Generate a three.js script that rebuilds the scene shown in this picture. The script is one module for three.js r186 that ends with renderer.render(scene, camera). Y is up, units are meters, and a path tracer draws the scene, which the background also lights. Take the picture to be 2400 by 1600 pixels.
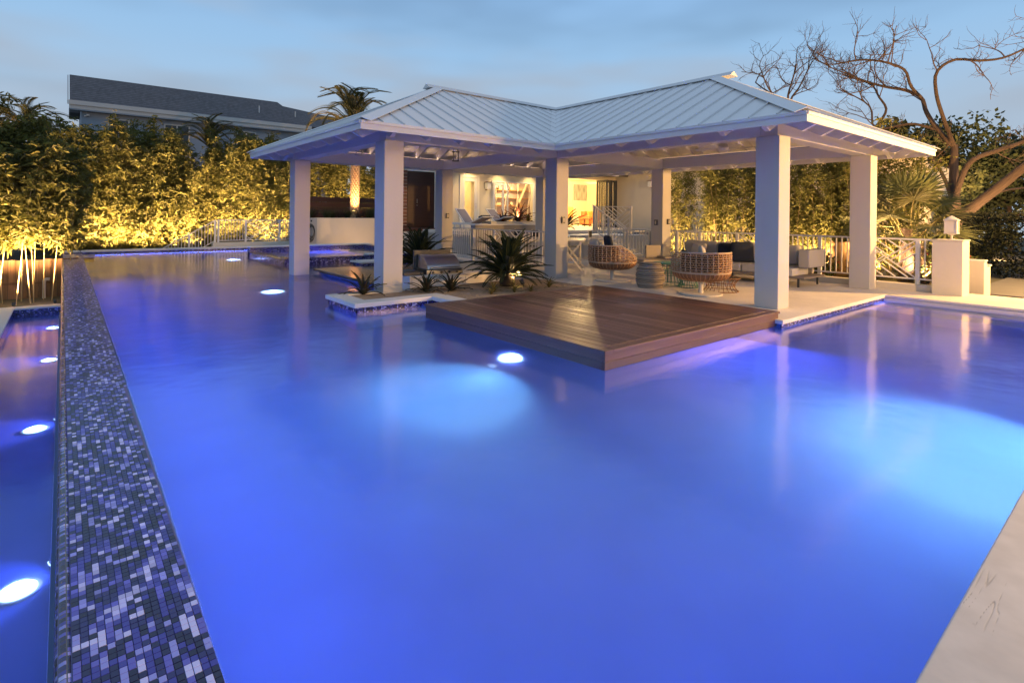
import * as THREE from 'three';
import { mergeGeometries } from 'three/addons/utils/BufferGeometryUtils.js';
import { RoundedBoxGeometry } from 'three/addons/geometries/RoundedBoxGeometry.js';

// ---------------------------------------------------------------- camera, sky, exposure
const scene = new THREE.Scene();
const camera = new THREE.PerspectiveCamera(2 * Math.atan(800 / 1279.54) * 180 / Math.PI, 1.5, 0.05, 600);
{
  const yaw = 39.4964 * Math.PI / 180, roll = 0.6335 * Math.PI / 180;
  camera.position.set(0, 1.6, 0);
  camera.rotation.order = 'YXZ';
  camera.rotation.set(0, -yaw, roll);
  camera.setViewOffset(2400, 1600, 0, 800 - 502.09, 2400, 1600);
}
const renderer = new THREE.WebGLRenderer({ antialias: true });
renderer.setSize(1024, 682);
renderer.toneMapping = THREE.LinearToneMapping;
renderer.toneMappingExposure = 1.0;
renderer.shadowMap.enabled = true;

let seedState = 12345;
const rnd = () => { seedState = (seedState * 1664525 + 1013904223) >>> 0; return seedState / 4294967296; };
const rr = (a, b) => a + (b - a) * rnd();
const reseed = (n) => { seedState = n >>> 0; rnd(); rnd(); };
const clamp = (x, a, b) => Math.min(b, Math.max(a, x));
const mix = (a, b, t) => a + (b - a) * t;
const sstep = (a, b, x) => { const t = clamp((x - a) / (b - a), 0, 1); return t * t * (3 - 2 * t); };
// tileable value noise: period px, py cells
function hash(ix, iy, s) { let h = (ix * 374761393 + iy * 668265263 + s * 2147483647) | 0; h = Math.imul(h ^ (h >>> 13), 1274126177); return ((h ^ (h >>> 16)) >>> 0) / 4294967296; }
function vnoise(x, y, px, py, s) {
  const ix = Math.floor(x), iy = Math.floor(y), fx = x - ix, fy = y - iy, u = fx * fx * (3 - 2 * fx), v = fy * fy * (3 - 2 * fy);
  const w = (n, p) => ((n % p) + p) % p, h = (a, b) => hash(w(a, px), w(b, py), s);
  return mix(mix(h(ix, iy), h(ix + 1, iy), u), mix(h(ix, iy + 1), h(ix + 1, iy + 1), u), v);
}
function fbm(x, y, px, py, s, oct = 4) { let a = 0, w = 0.5, t = 0; for (let i = 0; i < oct; i++) { a += w * vnoise(x, y, px, py, s + i * 17); t += w; w *= 0.5; x *= 2; y *= 2; px *= 2; py *= 2; } return a / t; }

{ // dusk sky: clear blue above, paler towards the horizon, thin soft cloud
  const W = 1024, H = 512, data = new Float32Array(W * H * 4);
  const stops = [[0, .50, .63, .76], [8, .43, .60, .79], [16, .33, .55, .82], [24, .27, .49, .82], [45, .28, .42, .64], [90, .30, .40, .56]];
  for (let j = 0; j < H; j++) {
    const el = ((j + 0.5) / H - 0.5) * 180, e = Math.max(el, 0);
    let k = 0; while (k < stops.length - 2 && e > stops[k + 1][0]) k++;
    const t = clamp((e - stops[k][0]) / (stops[k + 1][0] - stops[k][0]), 0, 1), c0 = stops[k], c1 = stops[k + 1];
    for (let i = 0; i < W; i++) {
      const u = i / W;
      let cl = fbm(u * 9, e / 9, 9, 999, 5, 5) * 0.65 + fbm(u * 22, e / 3.2, 22, 999, 11, 4) * 0.35;
      cl = sstep(0.40, 0.62, cl) * 0.85;
      const dk = sstep(0.45, 0.75, fbm(u * 9, e / 10, 9, 999, 77, 5)) * 0.34;
      const o = (j * W + i) * 4, cloud = [.40, .47, .57];
      for (let c = 0; c < 3; c++) data[o + c] = mix(mix(c0[c + 1], c1[c + 1], t), cloud[c], cl) * (1 - dk);
      data[o + 3] = 1;
    }
  }
  const t = new THREE.DataTexture(data, W, H, THREE.RGBAFormat, THREE.FloatType);
  t.mapping = THREE.EquirectangularReflectionMapping; t.magFilter = THREE.LinearFilter; t.needsUpdate = true;
  scene.background = t; scene.environment = t;
}
{ // the last glow after sunset: very weak and very soft
  const sun = new THREE.DirectionalLight(new THREE.Color(1, .92, .86), 0.08);
  sun.name = 'afterglow'; sun.position.set(-30, 28, 20); sun.target.position.set(6, 0, -10); sun.shadow.radius = 40; sun.castShadow = true;
  Object.assign(sun.shadow.camera, { left: -40, right: 40, top: 40, bottom: -40, far: 140 });
  scene.add(sun, sun.target);
}
const WARM = [1, .56, .25], AMBER = [1, .50, .18], CREAM = [1, .66, .27], BLUE = [.075, .135, 1], CYAN = [.42, .85, 1], BASINBLUE = [.10, .16, 1];

// ---------------------------------------------------------------- helpers
const V = (x, y, z) => new THREE.Vector3(x, y, z);
const C = (r, g, b) => new THREE.Color().setRGB(r, g, b);
const used = new Map();
function numbered(n) { const k = used.get(n) ?? 0; used.set(n, k + 1); return k ? n + '_' + String(k).padStart(3, '0') : n; }
function uvm(g, s = 1) { // uv in metres from position, by the way each face points
  if (g.index) g = g.toNonIndexed();
  const p = g.attributes.position, uv = new Float32Array(p.count * 2), a = V(0, 0, 0), b = V(0, 0, 0), c = V(0, 0, 0);
  for (let i = 0; i < p.count; i += 3) {
    a.fromBufferAttribute(p, i); b.fromBufferAttribute(p, i + 1); c.fromBufferAttribute(p, i + 2);
    const n = b.clone().sub(a).cross(c.clone().sub(a)), x = Math.abs(n.x), y = Math.abs(n.y), z = Math.abs(n.z);
    [a, b, c].forEach((q, k) => {
      const w = y >= x && y >= z ? [q.x, q.z] : x >= z ? [q.z, q.y] : [q.x, q.y];
      uv[(i + k) * 2] = w[0] * s; uv[(i + k) * 2 + 1] = w[1] * s;
    });
  }
  g.setAttribute('uv', new THREE.BufferAttribute(uv, 2));
  return g;
}
const clean = (g) => { g = g.index ? g.toNonIndexed() : g; for (const k of Object.keys(g.attributes)) if (!['position', 'normal', 'uv'].includes(k)) g.deleteAttribute(k); if (!g.attributes.uv) g.setAttribute('uv', new THREE.BufferAttribute(new Float32Array(g.attributes.position.count * 2), 2)); g.morphAttributes = {}; return g; };
const box = (x0, x1, y0, y1, z0, z1) => uvm(new THREE.BoxGeometry(Math.abs(x1 - x0), Math.abs(y1 - y0), Math.abs(z1 - z0)).translate((x0 + x1) / 2, (y0 + y1) / 2, (z0 + z1) / 2));
const rbox = (x0, x1, y0, y1, z0, z1, r = 0.012, seg = 2) => uvm(new RoundedBoxGeometry(x1 - x0, y1 - y0, z1 - z0, seg, r).translate((x0 + x1) / 2, (y0 + y1) / 2, (z0 + z1) / 2));
const cyl = (x, y0, y1, z, r0, r1 = r0, n = 16) => new THREE.CylinderGeometry(r1, r0, y1 - y0, n).translate(x, (y0 + y1) / 2, z);
function bar(a, b, w, h = w) { // box from a to b
  const d = b.clone().sub(a), L = d.length(), g = uvm(new THREE.BoxGeometry(w, h, L));
  const m = new THREE.Matrix4().lookAt(b, a, Math.abs(d.y) > 0.999 * L ? V(1, 0, 0) : V(0, 1, 0)); m.setPosition(a.clone().add(b).multiplyScalar(0.5));
  return g.applyMatrix4(m);
}
const tube = (pts, r, seg = pts.length * 3, rad = 6) => new THREE.TubeGeometry(new THREE.CatmullRomCurve3(pts.map((p) => (p.isVector3 ? p : V(...p)))), seg, r, rad);
function taper(pts, r0, r1, rad = 6, per = 3) { // tapering tube through points
  const cu = new THREE.CatmullRomCurve3(pts.map((p) => (p.isVector3 ? p : V(...p)))), n = Math.max(2, (pts.length - 1) * per), g = new THREE.TubeGeometry(cu, n, 1, rad), p = g.attributes.position;
  for (let i = 0; i <= n; i++) { const c = cu.getPointAt(i / n), r = mix(r0, r1, i / n); for (let k = 0; k <= rad; k++) { const j = i * (rad + 1) + k, v = V(0, 0, 0).fromBufferAttribute(p, j).sub(c).multiplyScalar(r).add(c); p.setXYZ(j, v.x, v.y, v.z); } }
  return g;
}
function lathe(pts, n = 32) { return new THREE.LatheGeometry(pts.map((p) => new THREE.Vector2(p[0], p[1])), n); }
function prism(poly, thick, nrm) { // convex polygon of Vector3, thickened against its normal
  const n = poly.length, lo = poly.map((p) => p.clone().addScaledVector(nrm, -thick)), pos = [];
  const tri = (a, b, c) => pos.push(a.x, a.y, a.z, b.x, b.y, b.z, c.x, c.y, c.z);
  const flip = poly[1].clone().sub(poly[0]).cross(poly[2].clone().sub(poly[0])).dot(nrm) < 0;
  const T = (a, b, c) => (flip ? tri(a, c, b) : tri(a, b, c));
  for (let i = 1; i < n - 1; i++) { T(poly[0], poly[i], poly[i + 1]); T(lo[0], lo[i + 1], lo[i]); }
  for (let i = 0; i < n; i++) { const j = (i + 1) % n; T(poly[i], lo[i], lo[j]); T(poly[i], lo[j], poly[j]); }
  const g = new THREE.BufferGeometry(); g.setAttribute('position', new THREE.Float32BufferAttribute(pos, 3)); g.computeVertexNormals();
  return uvm(g);
}
const M2 = (x, y, z, ry = 0, s = 1) => new THREE.Matrix4().compose(V(x, y, z), new THREE.Quaternion().setFromEuler(new THREE.Euler(0, ry, 0)), V(s, s, s));
function mesh(name, geos, mat, parent) {
  const list = [].concat(geos).map((g) => clean(g.index ? g.toNonIndexed() : g));
  const g = list.length === 1 ? list[0] : mergeGeometries(list);
  const o = new THREE.Mesh(g, mat); o.name = parent ? name : numbered(name); o.castShadow = o.receiveShadow = true;
  (parent ?? scene).add(o);
  return o;
}
function inst(name, geo, mat, parent, x = 0, y = 0, z = 0, ry = 0) { const o = new THREE.Mesh(geo, mat); o.name = name; o.position.set(x, y, z); o.rotation.y = ry; o.castShadow = o.receiveShadow = true; parent.add(o); return o; }
function tag(o, label, category, group) { o.userData.label = label; o.userData.category = category; if (group) o.userData.group = group; return o; }
function thing(name, label, category, x = 0, y = 0, z = 0, ry = 0, group) { const o = new THREE.Group(); o.name = numbered(name); o.position.set(x, y, z); o.rotation.y = ry; scene.add(o); return tag(o, label, category, group); }
function struct(name, geos, mat, parent) { const o = mesh(name, geos, mat, parent); if (!parent) o.userData.kind = 'structure'; return o; }
function group(name) { const o = new THREE.Group(); o.name = numbered(name); o.userData.kind = 'structure'; scene.add(o); return o; }
function copyOf(root, x, y, z, ry, label, grp) { const r = root.clone(); r.name = numbered(root.name.replace(/_\d{3}$/, '')); scene.add(r); r.position.set(x, y, z); r.rotation.y = ry; r.userData = { ...root.userData, label: label ?? root.userData.label }; if (grp) r.userData.group = grp; return r; }
function point(name, x, y, z, col, I, radius = 2) { const l = new THREE.PointLight(C(...col), I, 0, 2); l.name = name; l.position.set(x, y, z); l.shadow.radius = radius; l.castShadow = true; scene.add(l); return l; }
function spot(name, from, to, col, I, angle, pen = 0.6, radius = 2) { const l = new THREE.SpotLight(C(...col), I, 0, angle, pen, 2); l.name = name; l.position.set(...from); l.target.position.set(...to); l.shadow.radius = radius; l.castShadow = true; scene.add(l, l.target); return l; }

// ---------------------------------------------------------------- textures
function texture(w, h, fn, srgb = false, rep = [1, 1]) { // fn(u, v) -> [r, g, b] 0..1
  const d = new Uint8Array(w * h * 4);
  for (let j = 0; j < h; j++) for (let i = 0; i < w; i++) { const c = fn(i / w, j / h), o = (j * w + i) * 4; d[o] = clamp(c[0], 0, 1) * 255; d[o + 1] = clamp(c[1], 0, 1) * 255; d[o + 2] = clamp(c[2], 0, 1) * 255; d[o + 3] = 255; }
  const t = new THREE.DataTexture(d, w, h); t.wrapS = t.wrapT = THREE.RepeatWrapping; t.magFilter = THREE.LinearFilter; t.minFilter = THREE.LinearMipmapLinearFilter; if (srgb) t.colorSpace = THREE.SRGBColorSpace; t.repeat.set(...rep); t.needsUpdate = true;
  return t;
}
const lin2s = (x) => (x <= 0.0031308 ? x * 12.92 : 1.055 * Math.pow(x, 1 / 2.4) - 0.055);
const colTex = (w, h, fn, rep) => texture(w, h, (u, v) => fn(u, v).map(lin2s), true, rep);
const grey = (x) => [x, x, x];
const stuccoBump = texture(256, 256, (u, v) => grey(fbm(u * 24, v * 24, 24, 24, 3, 4)), false, [1 / 1.2, 1 / 1.2]);
const plasterTone = (r, g, b, s, amt = .10) => colTex(256, 256, (u, v) => { const k = 1 - amt + amt * 2 * fbm(u * 5, v * 5, 5, 5, s, 5); return [r * k, g * k, b * k]; }, [1 / 2.7, 1 / 2.7]);
const waveBump = texture(512, 512, (u, v) => grey(fbm(u * 6, v * 6, 6, 6, 21, 4) * .8 + fbm(u * 40, v * 40, 40, 40, 25, 2) * .05), false, [1 / 5, 1 / 5]);
const woodTex = colTex(512, 256, (u, v) => { // brown hardwood, grain along u; v runs across several boards
  const g = fbm(u * 4, v * 48, 4, 48, 31, 4), f = fbm(u * 20, v * 160, 20, 160, 37, 3), k = .62 + .55 * g + .25 * (f - .5);
  return [.118 * k, .050 * k, .034 * k];
}, [1 / 2.4, 1 / 1.2]);
const woodBump = texture(256, 256, (u, v) => grey(fbm(u * 4, v * 96, 4, 96, 41, 3)), false, [1 / 2.4, 1 / 1.2]);
const fenceTex = colTex(256, 512, (u, v) => { const g = fbm(u * 60, v * 4, 60, 4, 51, 4), k = .55 + .8 * g; return [.25 * k, .15 * k, .075 * k]; }, [1 / 1.1, 1 / 2.2]);
const mahogTex = colTex(256, 256, (u, v) => { const g = fbm(u * 4, v * 40, 4, 40, 57, 4), k = .6 + .75 * g; return [.085 * k, .026 * k, .014 * k]; }, [1 / 2, 1 / 1]);
const vein = (u, v) => { const w = fbm(u * 3, v * 3, 3, 3, 61, 4), a = fbm(u * 2, v * 30 + w * .8, 2, 30, 67, 3), b = fbm(u * 4, v * 56 + w, 4, 56, 68, 2), m = sstep(.50, .66, fbm(u * 5, v * 6, 5, 6, 69, 4)); return Math.max(sstep(.010, 0, Math.abs(a - .52)), .7 * sstep(.012, 0, Math.abs(b - .5))) * m; };
const shellTex = colTex(1024, 1024, (u, v) => { // pale shell stone with fine darker fissures
  const w = fbm(u * 3, v * 3, 3, 3, 62, 4), k = (.50 + .12 * fbm(u * 30, v * 30, 30, 30, 63, 4) + .12 * (w - .5)) * (1 - .45 * vein(u, v)); return [k, k * .985, k * .955];
}, [1 / 2.6, 1 / 2.6]);
const shellBump = texture(1024, 1024, (u, v) => grey(.6 + .3 * fbm(u * 40, v * 40, 40, 40, 73, 3) - .4 * vein(u, v)), false, [1 / 2.6, 1 / 2.6]);
const deckTex = colTex(512, 512, (u, v) => { const k = .80 + .28 * fbm(u * 8, v * 8, 8, 8, 81, 5) + .10 * (fbm(u * 90, v * 90, 90, 90, 83, 2) - .5); return [.70 * k, .645 * k, .57 * k]; }, [1 / 3, 1 / 3]);
const TILES = [[.010, .010, .048], [.013, .013, .075], [.020, .020, .13], [.040, .040, .31], [.10, .10, .50], [.23, .25, .70], [.46, .48, .88]];
const mosaic = (seed, n, w) => {
  const pick = []; for (let i = 0; i < n * n; i++) { const r = hash(i, seed, 9); let a = 0, k = 0; for (; k < w.length - 1; k++) { a += w[k]; if (r < a) break; } pick.push(k); }
  return pick;
};
const mosPick = mosaic(3, 24, [.22, .18, .16, .18, .10, .10, .06]);
const mosTex = colTex(480, 480, (u, v) => { const x = u * 24, y = v * 24, fx = x % 1, fy = y % 1, c = TILES[mosPick[(y | 0) * 24 + (x | 0)]]; return fx < .1 || fy < .1 ? [.07, .07, .075] : c; }, [1 / .62, 1 / .62]);
const mosBump = texture(480, 480, (u, v) => { const fx = u * 24 % 1, fy = v * 24 % 1; return grey(fx < .1 || fy < .1 ? 0 : 1); }, false, [1 / .62, 1 / .62]);
const shingleTex = colTex(256, 256, (u, v) => { const row = Math.floor(v * 16), k = .75 + .5 * hash(Math.floor(u * 24 + (row % 2) * .5), row, 4) * .6 + .2 * fbm(u * 40, v * 40, 40, 40, 5, 2); return (v * 16 % 1) < .1 ? [.03, .03, .034] : [.115 * k, .112 * k, .122 * k]; }, [1 / 4, 1 / 4]);
const barkTex = colTex(256, 256, (u, v) => { const k = .5 + fbm(u * 8, v * 16, 8, 16, 91, 5); return [.085 * k, .058 * k, .042 * k]; }, [2, 6]);
const barkBump = texture(256, 256, (u, v) => grey(fbm(u * 8, v * 20, 8, 20, 95, 4)), false, [2, 6]);
const weaveTex = texture(128, 128, (u, v) => grey(.5 + .5 * Math.sin(u * Math.PI * 64) * Math.sin(v * Math.PI * 64)), false, [4, 4]);

// ---------------------------------------------------------------- materials
const std = (r, g, b, o = {}) => new THREE.MeshStandardMaterial({ color: C(r, g, b), roughness: .6, ...o });
const phy = (r, g, b, o = {}) => new THREE.MeshPhysicalMaterial({ color: C(r, g, b), roughness: .5, ...o });
const glow = (r, g, b, k = 1) => new THREE.MeshStandardMaterial({ color: C(.8, .8, .8), emissive: C(r, g, b), emissiveIntensity: k, roughness: .4 });
const M = {
  stucco: std(1, 1, 1, { map: plasterTone(.47, .455, .44, 7, .05), roughness: .82, bumpMap: stuccoBump, bumpScale: .002 }),
  white: std(.66, .65, .64, { roughness: .5 }),
  rail: std(.74, .72, .69, { roughness: .42 }),
  roof: phy(.76, .765, .77, { roughness: .42, clearcoat: .15, clearcoatRoughness: .4 }),
  roofEdge: std(.66, .67, .68, { roughness: .45 }),
  darkmetal: std(.05, .055, .06, { roughness: .45, metalness: .4 }),
  steel: std(.55, .55, .56, { roughness: .28, metalness: 1 }),
  steelDark: std(.10, .10, .105, { roughness: .4, metalness: .8 }),
  wood: phy(1, 1, 1, { map: woodTex, roughness: .46, bumpMap: woodBump, bumpScale: .0015, clearcoat: .25, clearcoatRoughness: .35 }),
  wood2: phy(.80, .78, .78, { map: woodTex, roughness: .5, bumpMap: woodBump, bumpScale: .0015, clearcoat: .2, clearcoatRoughness: .4 }),
  wood3: phy(1.2, 1.14, 1.1, { map: woodTex, roughness: .42, bumpMap: woodBump, bumpScale: .0015, clearcoat: .25, clearcoatRoughness: .3 }),
  fence: std(1, 1, 1, { map: fenceTex, roughness: .85 }), fence2: std(.72, .70, .68, { map: fenceTex, roughness: .85 }), fence3: std(1.2, 1.15, 1.1, { map: fenceTex, roughness: .85 }),
  mahog: std(1.6, 1.6, 1.6, { map: mahogTex, roughness: .5 }), door: std(.45, .42, .42, { map: mahogTex, roughness: .45 }), mahog2: std(1.15, 1.15, 1.15, { map: mahogTex, roughness: .5 }),
  shell: std(1, 1, 1, { map: shellTex, roughness: .7, bumpMap: shellBump, bumpScale: .003 }),
  deck: std(1, 1, 1, { map: deckTex, roughness: .62, bumpMap: stuccoBump, bumpScale: .0015 }),
  coping: std(.66, .645, .61, { roughness: .6, bumpMap: stuccoBump, bumpScale: .001 }),
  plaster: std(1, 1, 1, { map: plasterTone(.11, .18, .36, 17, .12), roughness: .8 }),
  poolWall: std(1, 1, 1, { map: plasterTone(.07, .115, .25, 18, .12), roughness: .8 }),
  greyWall: std(1, 1, 1, { map: plasterTone(.30, .285, .27, 19, .08), roughness: .85, bumpMap: stuccoBump, bumpScale: .002 }),
  mosaic: phy(1, 1, 1, { map: mosTex, roughness: .22, bumpMap: mosBump, bumpScale: .0012, clearcoat: .5, clearcoatRoughness: .15 }),
  grout: std(.15, .15, .30, { roughness: .8 }),
  mulch: std(1, 1, 1, { map: plasterTone(.30, .23, .16, 37, .5), roughness: .95, bumpMap: stuccoBump, bumpScale: .03 }), soil: std(.05, .038, .028, { roughness: .95, bumpMap: stuccoBump, bumpScale: .03 }),
  ground: std(1, 1, 1, { map: plasterTone(.07, .07, .045, 23, .35), roughness: .95 }),
  path: std(1, 1, 1, { map: plasterTone(.13, .13, .125, 29, .2), roughness: .85 }),
  beige: std(1, 1, 1, { map: plasterTone(.60, .555, .47, 27, .06), roughness: .85, bumpMap: stuccoBump, bumpScale: .002 }),
  house: std(1, 1, 1, { map: plasterTone(.62, .56, .44, 28, .06), roughness: .85, bumpMap: stuccoBump, bumpScale: .002 }),
  houseTrim: std(.74, .71, .62, { roughness: .6 }),
  room: std(.76, .70, .54, { roughness: .8 }),
  glass: phy(1, 1, 1, { roughness: .03, transmission: 1, thickness: 0, ior: 1.45 }),
  nbr: std(1, 1, 1, { map: plasterTone(.27, .31, .37, 33, .08), roughness: .8 }),
  nbrTrim: std(.50, .50, .49, { roughness: .6 }), shingle: std(1, 1, 1, { map: shingleTex, roughness: .9 }),
  darkglass: phy(.02, .025, .03, { roughness: .08 }),
  wicker: std(.40, .22, .115, { roughness: .65 }), wickerDark: std(.23, .115, .06, { roughness: .7 }), wickerRib: std(.52, .40, .30, { roughness: .55 }),
  navy: std(.012, .018, .035, { roughness: .9, bumpMap: weaveTex, bumpScale: .001 }), greyFab: std(.46, .43, .39, { roughness: .9, bumpMap: weaveTex, bumpScale: .001 }), greyFab2: std(.38, .36, .33, { roughness: .9, bumpMap: weaveTex, bumpScale: .001 }),
  taupe: std(.30, .25, .21, { roughness: .75 }), taupe2: std(.24, .20, .165, { roughness: .75 }), taupe3: std(.36, .30, .25, { roughness: .75 }), teal: std(.02, .16, .14, { roughness: .45 }), rust: std(.20, .10, .05, { roughness: .6 }),
  sand: std(.30, .26, .21, { roughness: .6 }), pale: std(.60, .57, .52, { roughness: .5 }), black: std(.015, .015, .018, { roughness: .7 }),
  orange: std(.62, .17, .06, { roughness: .85 }), orange2: std(.60, .27, .07, { roughness: .85 }),
  stone: phy(.075, .052, .042, { roughness: .2, clearcoat: .4, clearcoatRoughness: .1 }),
  pvc: std(.62, .58, .5, { roughness: .5 }), hose: std(.06, .065, .06, { roughness: .6 }),
  bark: std(1, 1, 1, { map: barkTex, roughness: .9, bumpMap: barkBump, bumpScale: .02 }), bark2: std(.5, .5, .5, { map: barkTex, roughness: .9 }), twig: std(.10, .065, .045, { roughness: .9 }),
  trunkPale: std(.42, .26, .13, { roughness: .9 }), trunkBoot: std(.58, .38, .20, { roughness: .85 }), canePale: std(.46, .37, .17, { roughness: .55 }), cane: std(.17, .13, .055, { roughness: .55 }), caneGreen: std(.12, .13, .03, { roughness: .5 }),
  water: phy(.82, .90, 1, { roughness: .14, transmission: 1, thickness: 1.2, ior: 1.33, bumpMap: waveBump, bumpScale: .012 }),
};
const leafMat = (o = {}) => phy(1, 1, 1, { vertexColors: true, roughness: .9, transmission: .28, thickness: 0, side: THREE.DoubleSide, specularIntensity: .5, ...o });
M.leaf = leafMat(); M.leafShiny = leafMat({ roughness: .82, transmission: .15 });
for (const k of ['leaf', 'leafShiny']) M[k].side = THREE.DoubleSide;

// ---------------------------------------------------------------- ground, pool, decks
const WL = -0.115, FLOOR = -1.45;                     // water level, pool floor
struct('ground', box(-150, 150, -3.6, -3.0, -150, 60), M.ground);
{ // garden level round the house and pavilion
  const g = group('garden_bed');
  mesh('soil', [box(8.9, 70, -3.0, -.16, -100, -27.3), box(15.1, 70, -3.0, -.16, -27.3, -3.2), box(17.5, 70, -3.0, -.16, -3.2, 20), box(-14, 8.9, -3.0, -.4, -60, -27.6), box(-14, -1.75, -3.0, -1.32, -27.6, 10), box(-1.75, .02, -3.0, -1.36, -27.6, -21.45)], M.ground, g);
  struct('path', box(16.4, 30, -.155, -.10, -3.1, 3), M.path);
}
{ // pool shell
  const p = group('pool_shell');
  const W = (x0, x1, z0, z1, top = -.16) => box(x0, x1, FLOOR - .3, top, z0, z1);
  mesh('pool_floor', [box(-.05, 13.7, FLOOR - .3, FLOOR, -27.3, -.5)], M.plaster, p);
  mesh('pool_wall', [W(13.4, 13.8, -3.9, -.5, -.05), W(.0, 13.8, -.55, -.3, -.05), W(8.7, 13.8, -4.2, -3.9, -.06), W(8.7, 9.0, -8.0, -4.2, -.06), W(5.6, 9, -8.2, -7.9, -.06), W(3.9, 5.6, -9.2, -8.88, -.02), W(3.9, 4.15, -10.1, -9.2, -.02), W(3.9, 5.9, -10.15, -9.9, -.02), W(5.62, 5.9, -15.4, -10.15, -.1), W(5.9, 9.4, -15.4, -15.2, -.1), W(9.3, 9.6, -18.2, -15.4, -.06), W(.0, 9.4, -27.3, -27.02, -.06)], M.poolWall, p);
  mesh('pool_step', [box(12.3, 13.4, FLOOR, -.62, -3.9, -.55), box(12.85, 13.4, -.62, -.34, -3.9, -.55)], M.plaster, p);
  const band = (x0, x1, z0, z1, y0, y1) => box(x0, x1, y0, y1, z0, z1);   // mosaic waterline
  mesh('waterline_mosaic', [band(9.6, 13.385, -3.905, -3.885, -.17, -.052), band(3.87, 5.62, -8.885, -8.865, -.17, -.02), band(5.585, 5.605, -8.885, -7.9, -.17, -.02), band(3.885, 3.905, -10.15, -8.865, -.17, -.02), band(.5, 9.3, -27.02, -27.0, -.17, -.06), band(8.69, 9.6, -3.905, -3.885, -.17, -.052)], M.mosaic, p);
}
{ // infinity edge: wall with a mosaic cap, catch basin below it
  const w = thing('infinity_edge_wall', 'long low weir wall topped with blue glass mosaic along the left side of the pool', 'pool wall');
  mesh('core', prism([V(.0, -.113, .4), V(.47, -.113, .4), V(.47, -.113, -2), V(.60, -.113, -27.3), V(.0, -.113, -27.3)], 2.6, V(0, 1, 0)), M.grout, w);
  mesh('outer_face', box(-.012, -.001, -2.7, -.151, -27.3, .4), M.mosaic, w);
  mesh('outer_lip', uvm(new THREE.CylinderGeometry(.032, .032, 27.6, 12, 1, false).rotateX(Math.PI / 2).translate(.021, -.138, -13.5)), M.mosaic, w);
  reseed(77);
  const pw = .0268, pl = .034, tg = uvm(new RoundedBoxGeometry(pw - .0026, .006, pl - .0026, 1, .0012)), gt = new THREE.BoxGeometry(pw - .0026, .006, pl - .0026);
  const wts = [.17, .15, .16, .18, .12, .12, .10];
  const pickTile = () => { const r = rnd(); let a = 0, k = 0; for (; k < 6; k++) { a += wts[k]; if (r < a) break; } return k; };
  const mats = TILES.map((c) => phy(c[0] * 1.25, c[1] * 1.25, c[2] * 1.15, { roughness: .32, clearcoat: .22, clearcoatRoughness: .15 }));
  const rows = [];
  let col = [];
  for (let r = 0; r < 730; r++) for (let c = 0; c < 22; c++) {
    const z = -2.2 - r * pl, lim = .462 + .0051 * (-z - 2);
    const x = .056 + c * pw;
    if (x > lim) continue;
    if (rnd() < .78 || !col[c]) col[c] = 1 + pickTile();                       // runs of a colour along a column
    rows.push([x, z, col[c] - 1]);
  }
  const near = rows.slice(0, 300), far = rows.slice(300);
  for (const [x, z, k] of near) { const o = inst('tile', tg, mats[k], w, x, -.1105 + rr(-.0006, .0006), z); o.rotation.set(rr(-.008, .008), 0, rr(-.008, .008)); }
  const im = new THREE.InstancedMesh(gt, phy(1, 1, 1, { roughness: .32, clearcoat: .22, clearcoatRoughness: .15 }), far.length); im.name = 'mosaic_tiles'; im.userData.kind = 'stuff';
  const m4 = new THREE.Matrix4(), cc = new THREE.Color();
  far.forEach(([x, z, k], i) => { m4.makeTranslation(x, -.1105, z); im.setMatrixAt(i, m4); const t = TILES[k], s = rr(.85, 1.4); im.setColorAt(i, cc.setRGB(t[0] * s, t[1] * s, t[2] * s)); });
  im.castShadow = im.receiveShadow = true; w.add(im);
}
{ // catch basin
  const g = group('catch_basin');
  mesh('basin_wall', [box(-1.35, -1.07, -2.1, -1.30, -21.3, .4), box(-1.35, .0, -2.1, -1.30, -21.3, -21.0)], M.plaster, g);
  mesh('basin_floor', box(-1.35, 0, -2.1, -2.0, -21.3, .4), M.plaster, g);
  mesh('basin_mosaic', [box(-1.07, -.02, -1.9, -1.295, -21.0, -20.985), box(-1.072, -1.057, -1.9, -1.295, -21, .4)], M.mosaic, g);
  struct('basin_coping', [rbox(-1.62, -1.045, -1.295, -1.245, -21.42, .4, .015), rbox(-1.045, -.005, -1.295, -1.245, -21.42, -20.97, .015)], M.coping);
  struct('basin_water', uvm(new THREE.PlaneGeometry(1.06, 21.4).rotateX(-Math.PI / 2).translate(-.537, -1.47, -10.3)), M.water);
}
{ // pool water: one sheet inside the shell
  const pts = [[.468, -.55], [13.4, -.55], [13.4, -3.895], [8.7, -3.895], [8.7, -7.9], [5.6, -7.9], [5.6, -8.88], [3.9, -8.88], [3.9, -10.15], [5.62, -10.15], [5.62, -15.4], [9.3, -15.4], [9.3, -27.0], [.598, -27.0], [.468, -2]];
  const s = new THREE.Shape(pts.map(([x, z]) => new THREE.Vector2(x, -z)));
  const g = uvm(new THREE.ShapeGeometry(s).rotateX(-Math.PI / 2).translate(0, WL, 0));
  // a thin film of water runs on over the weir
  struct('pool_water', g, M.water);
}
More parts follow.
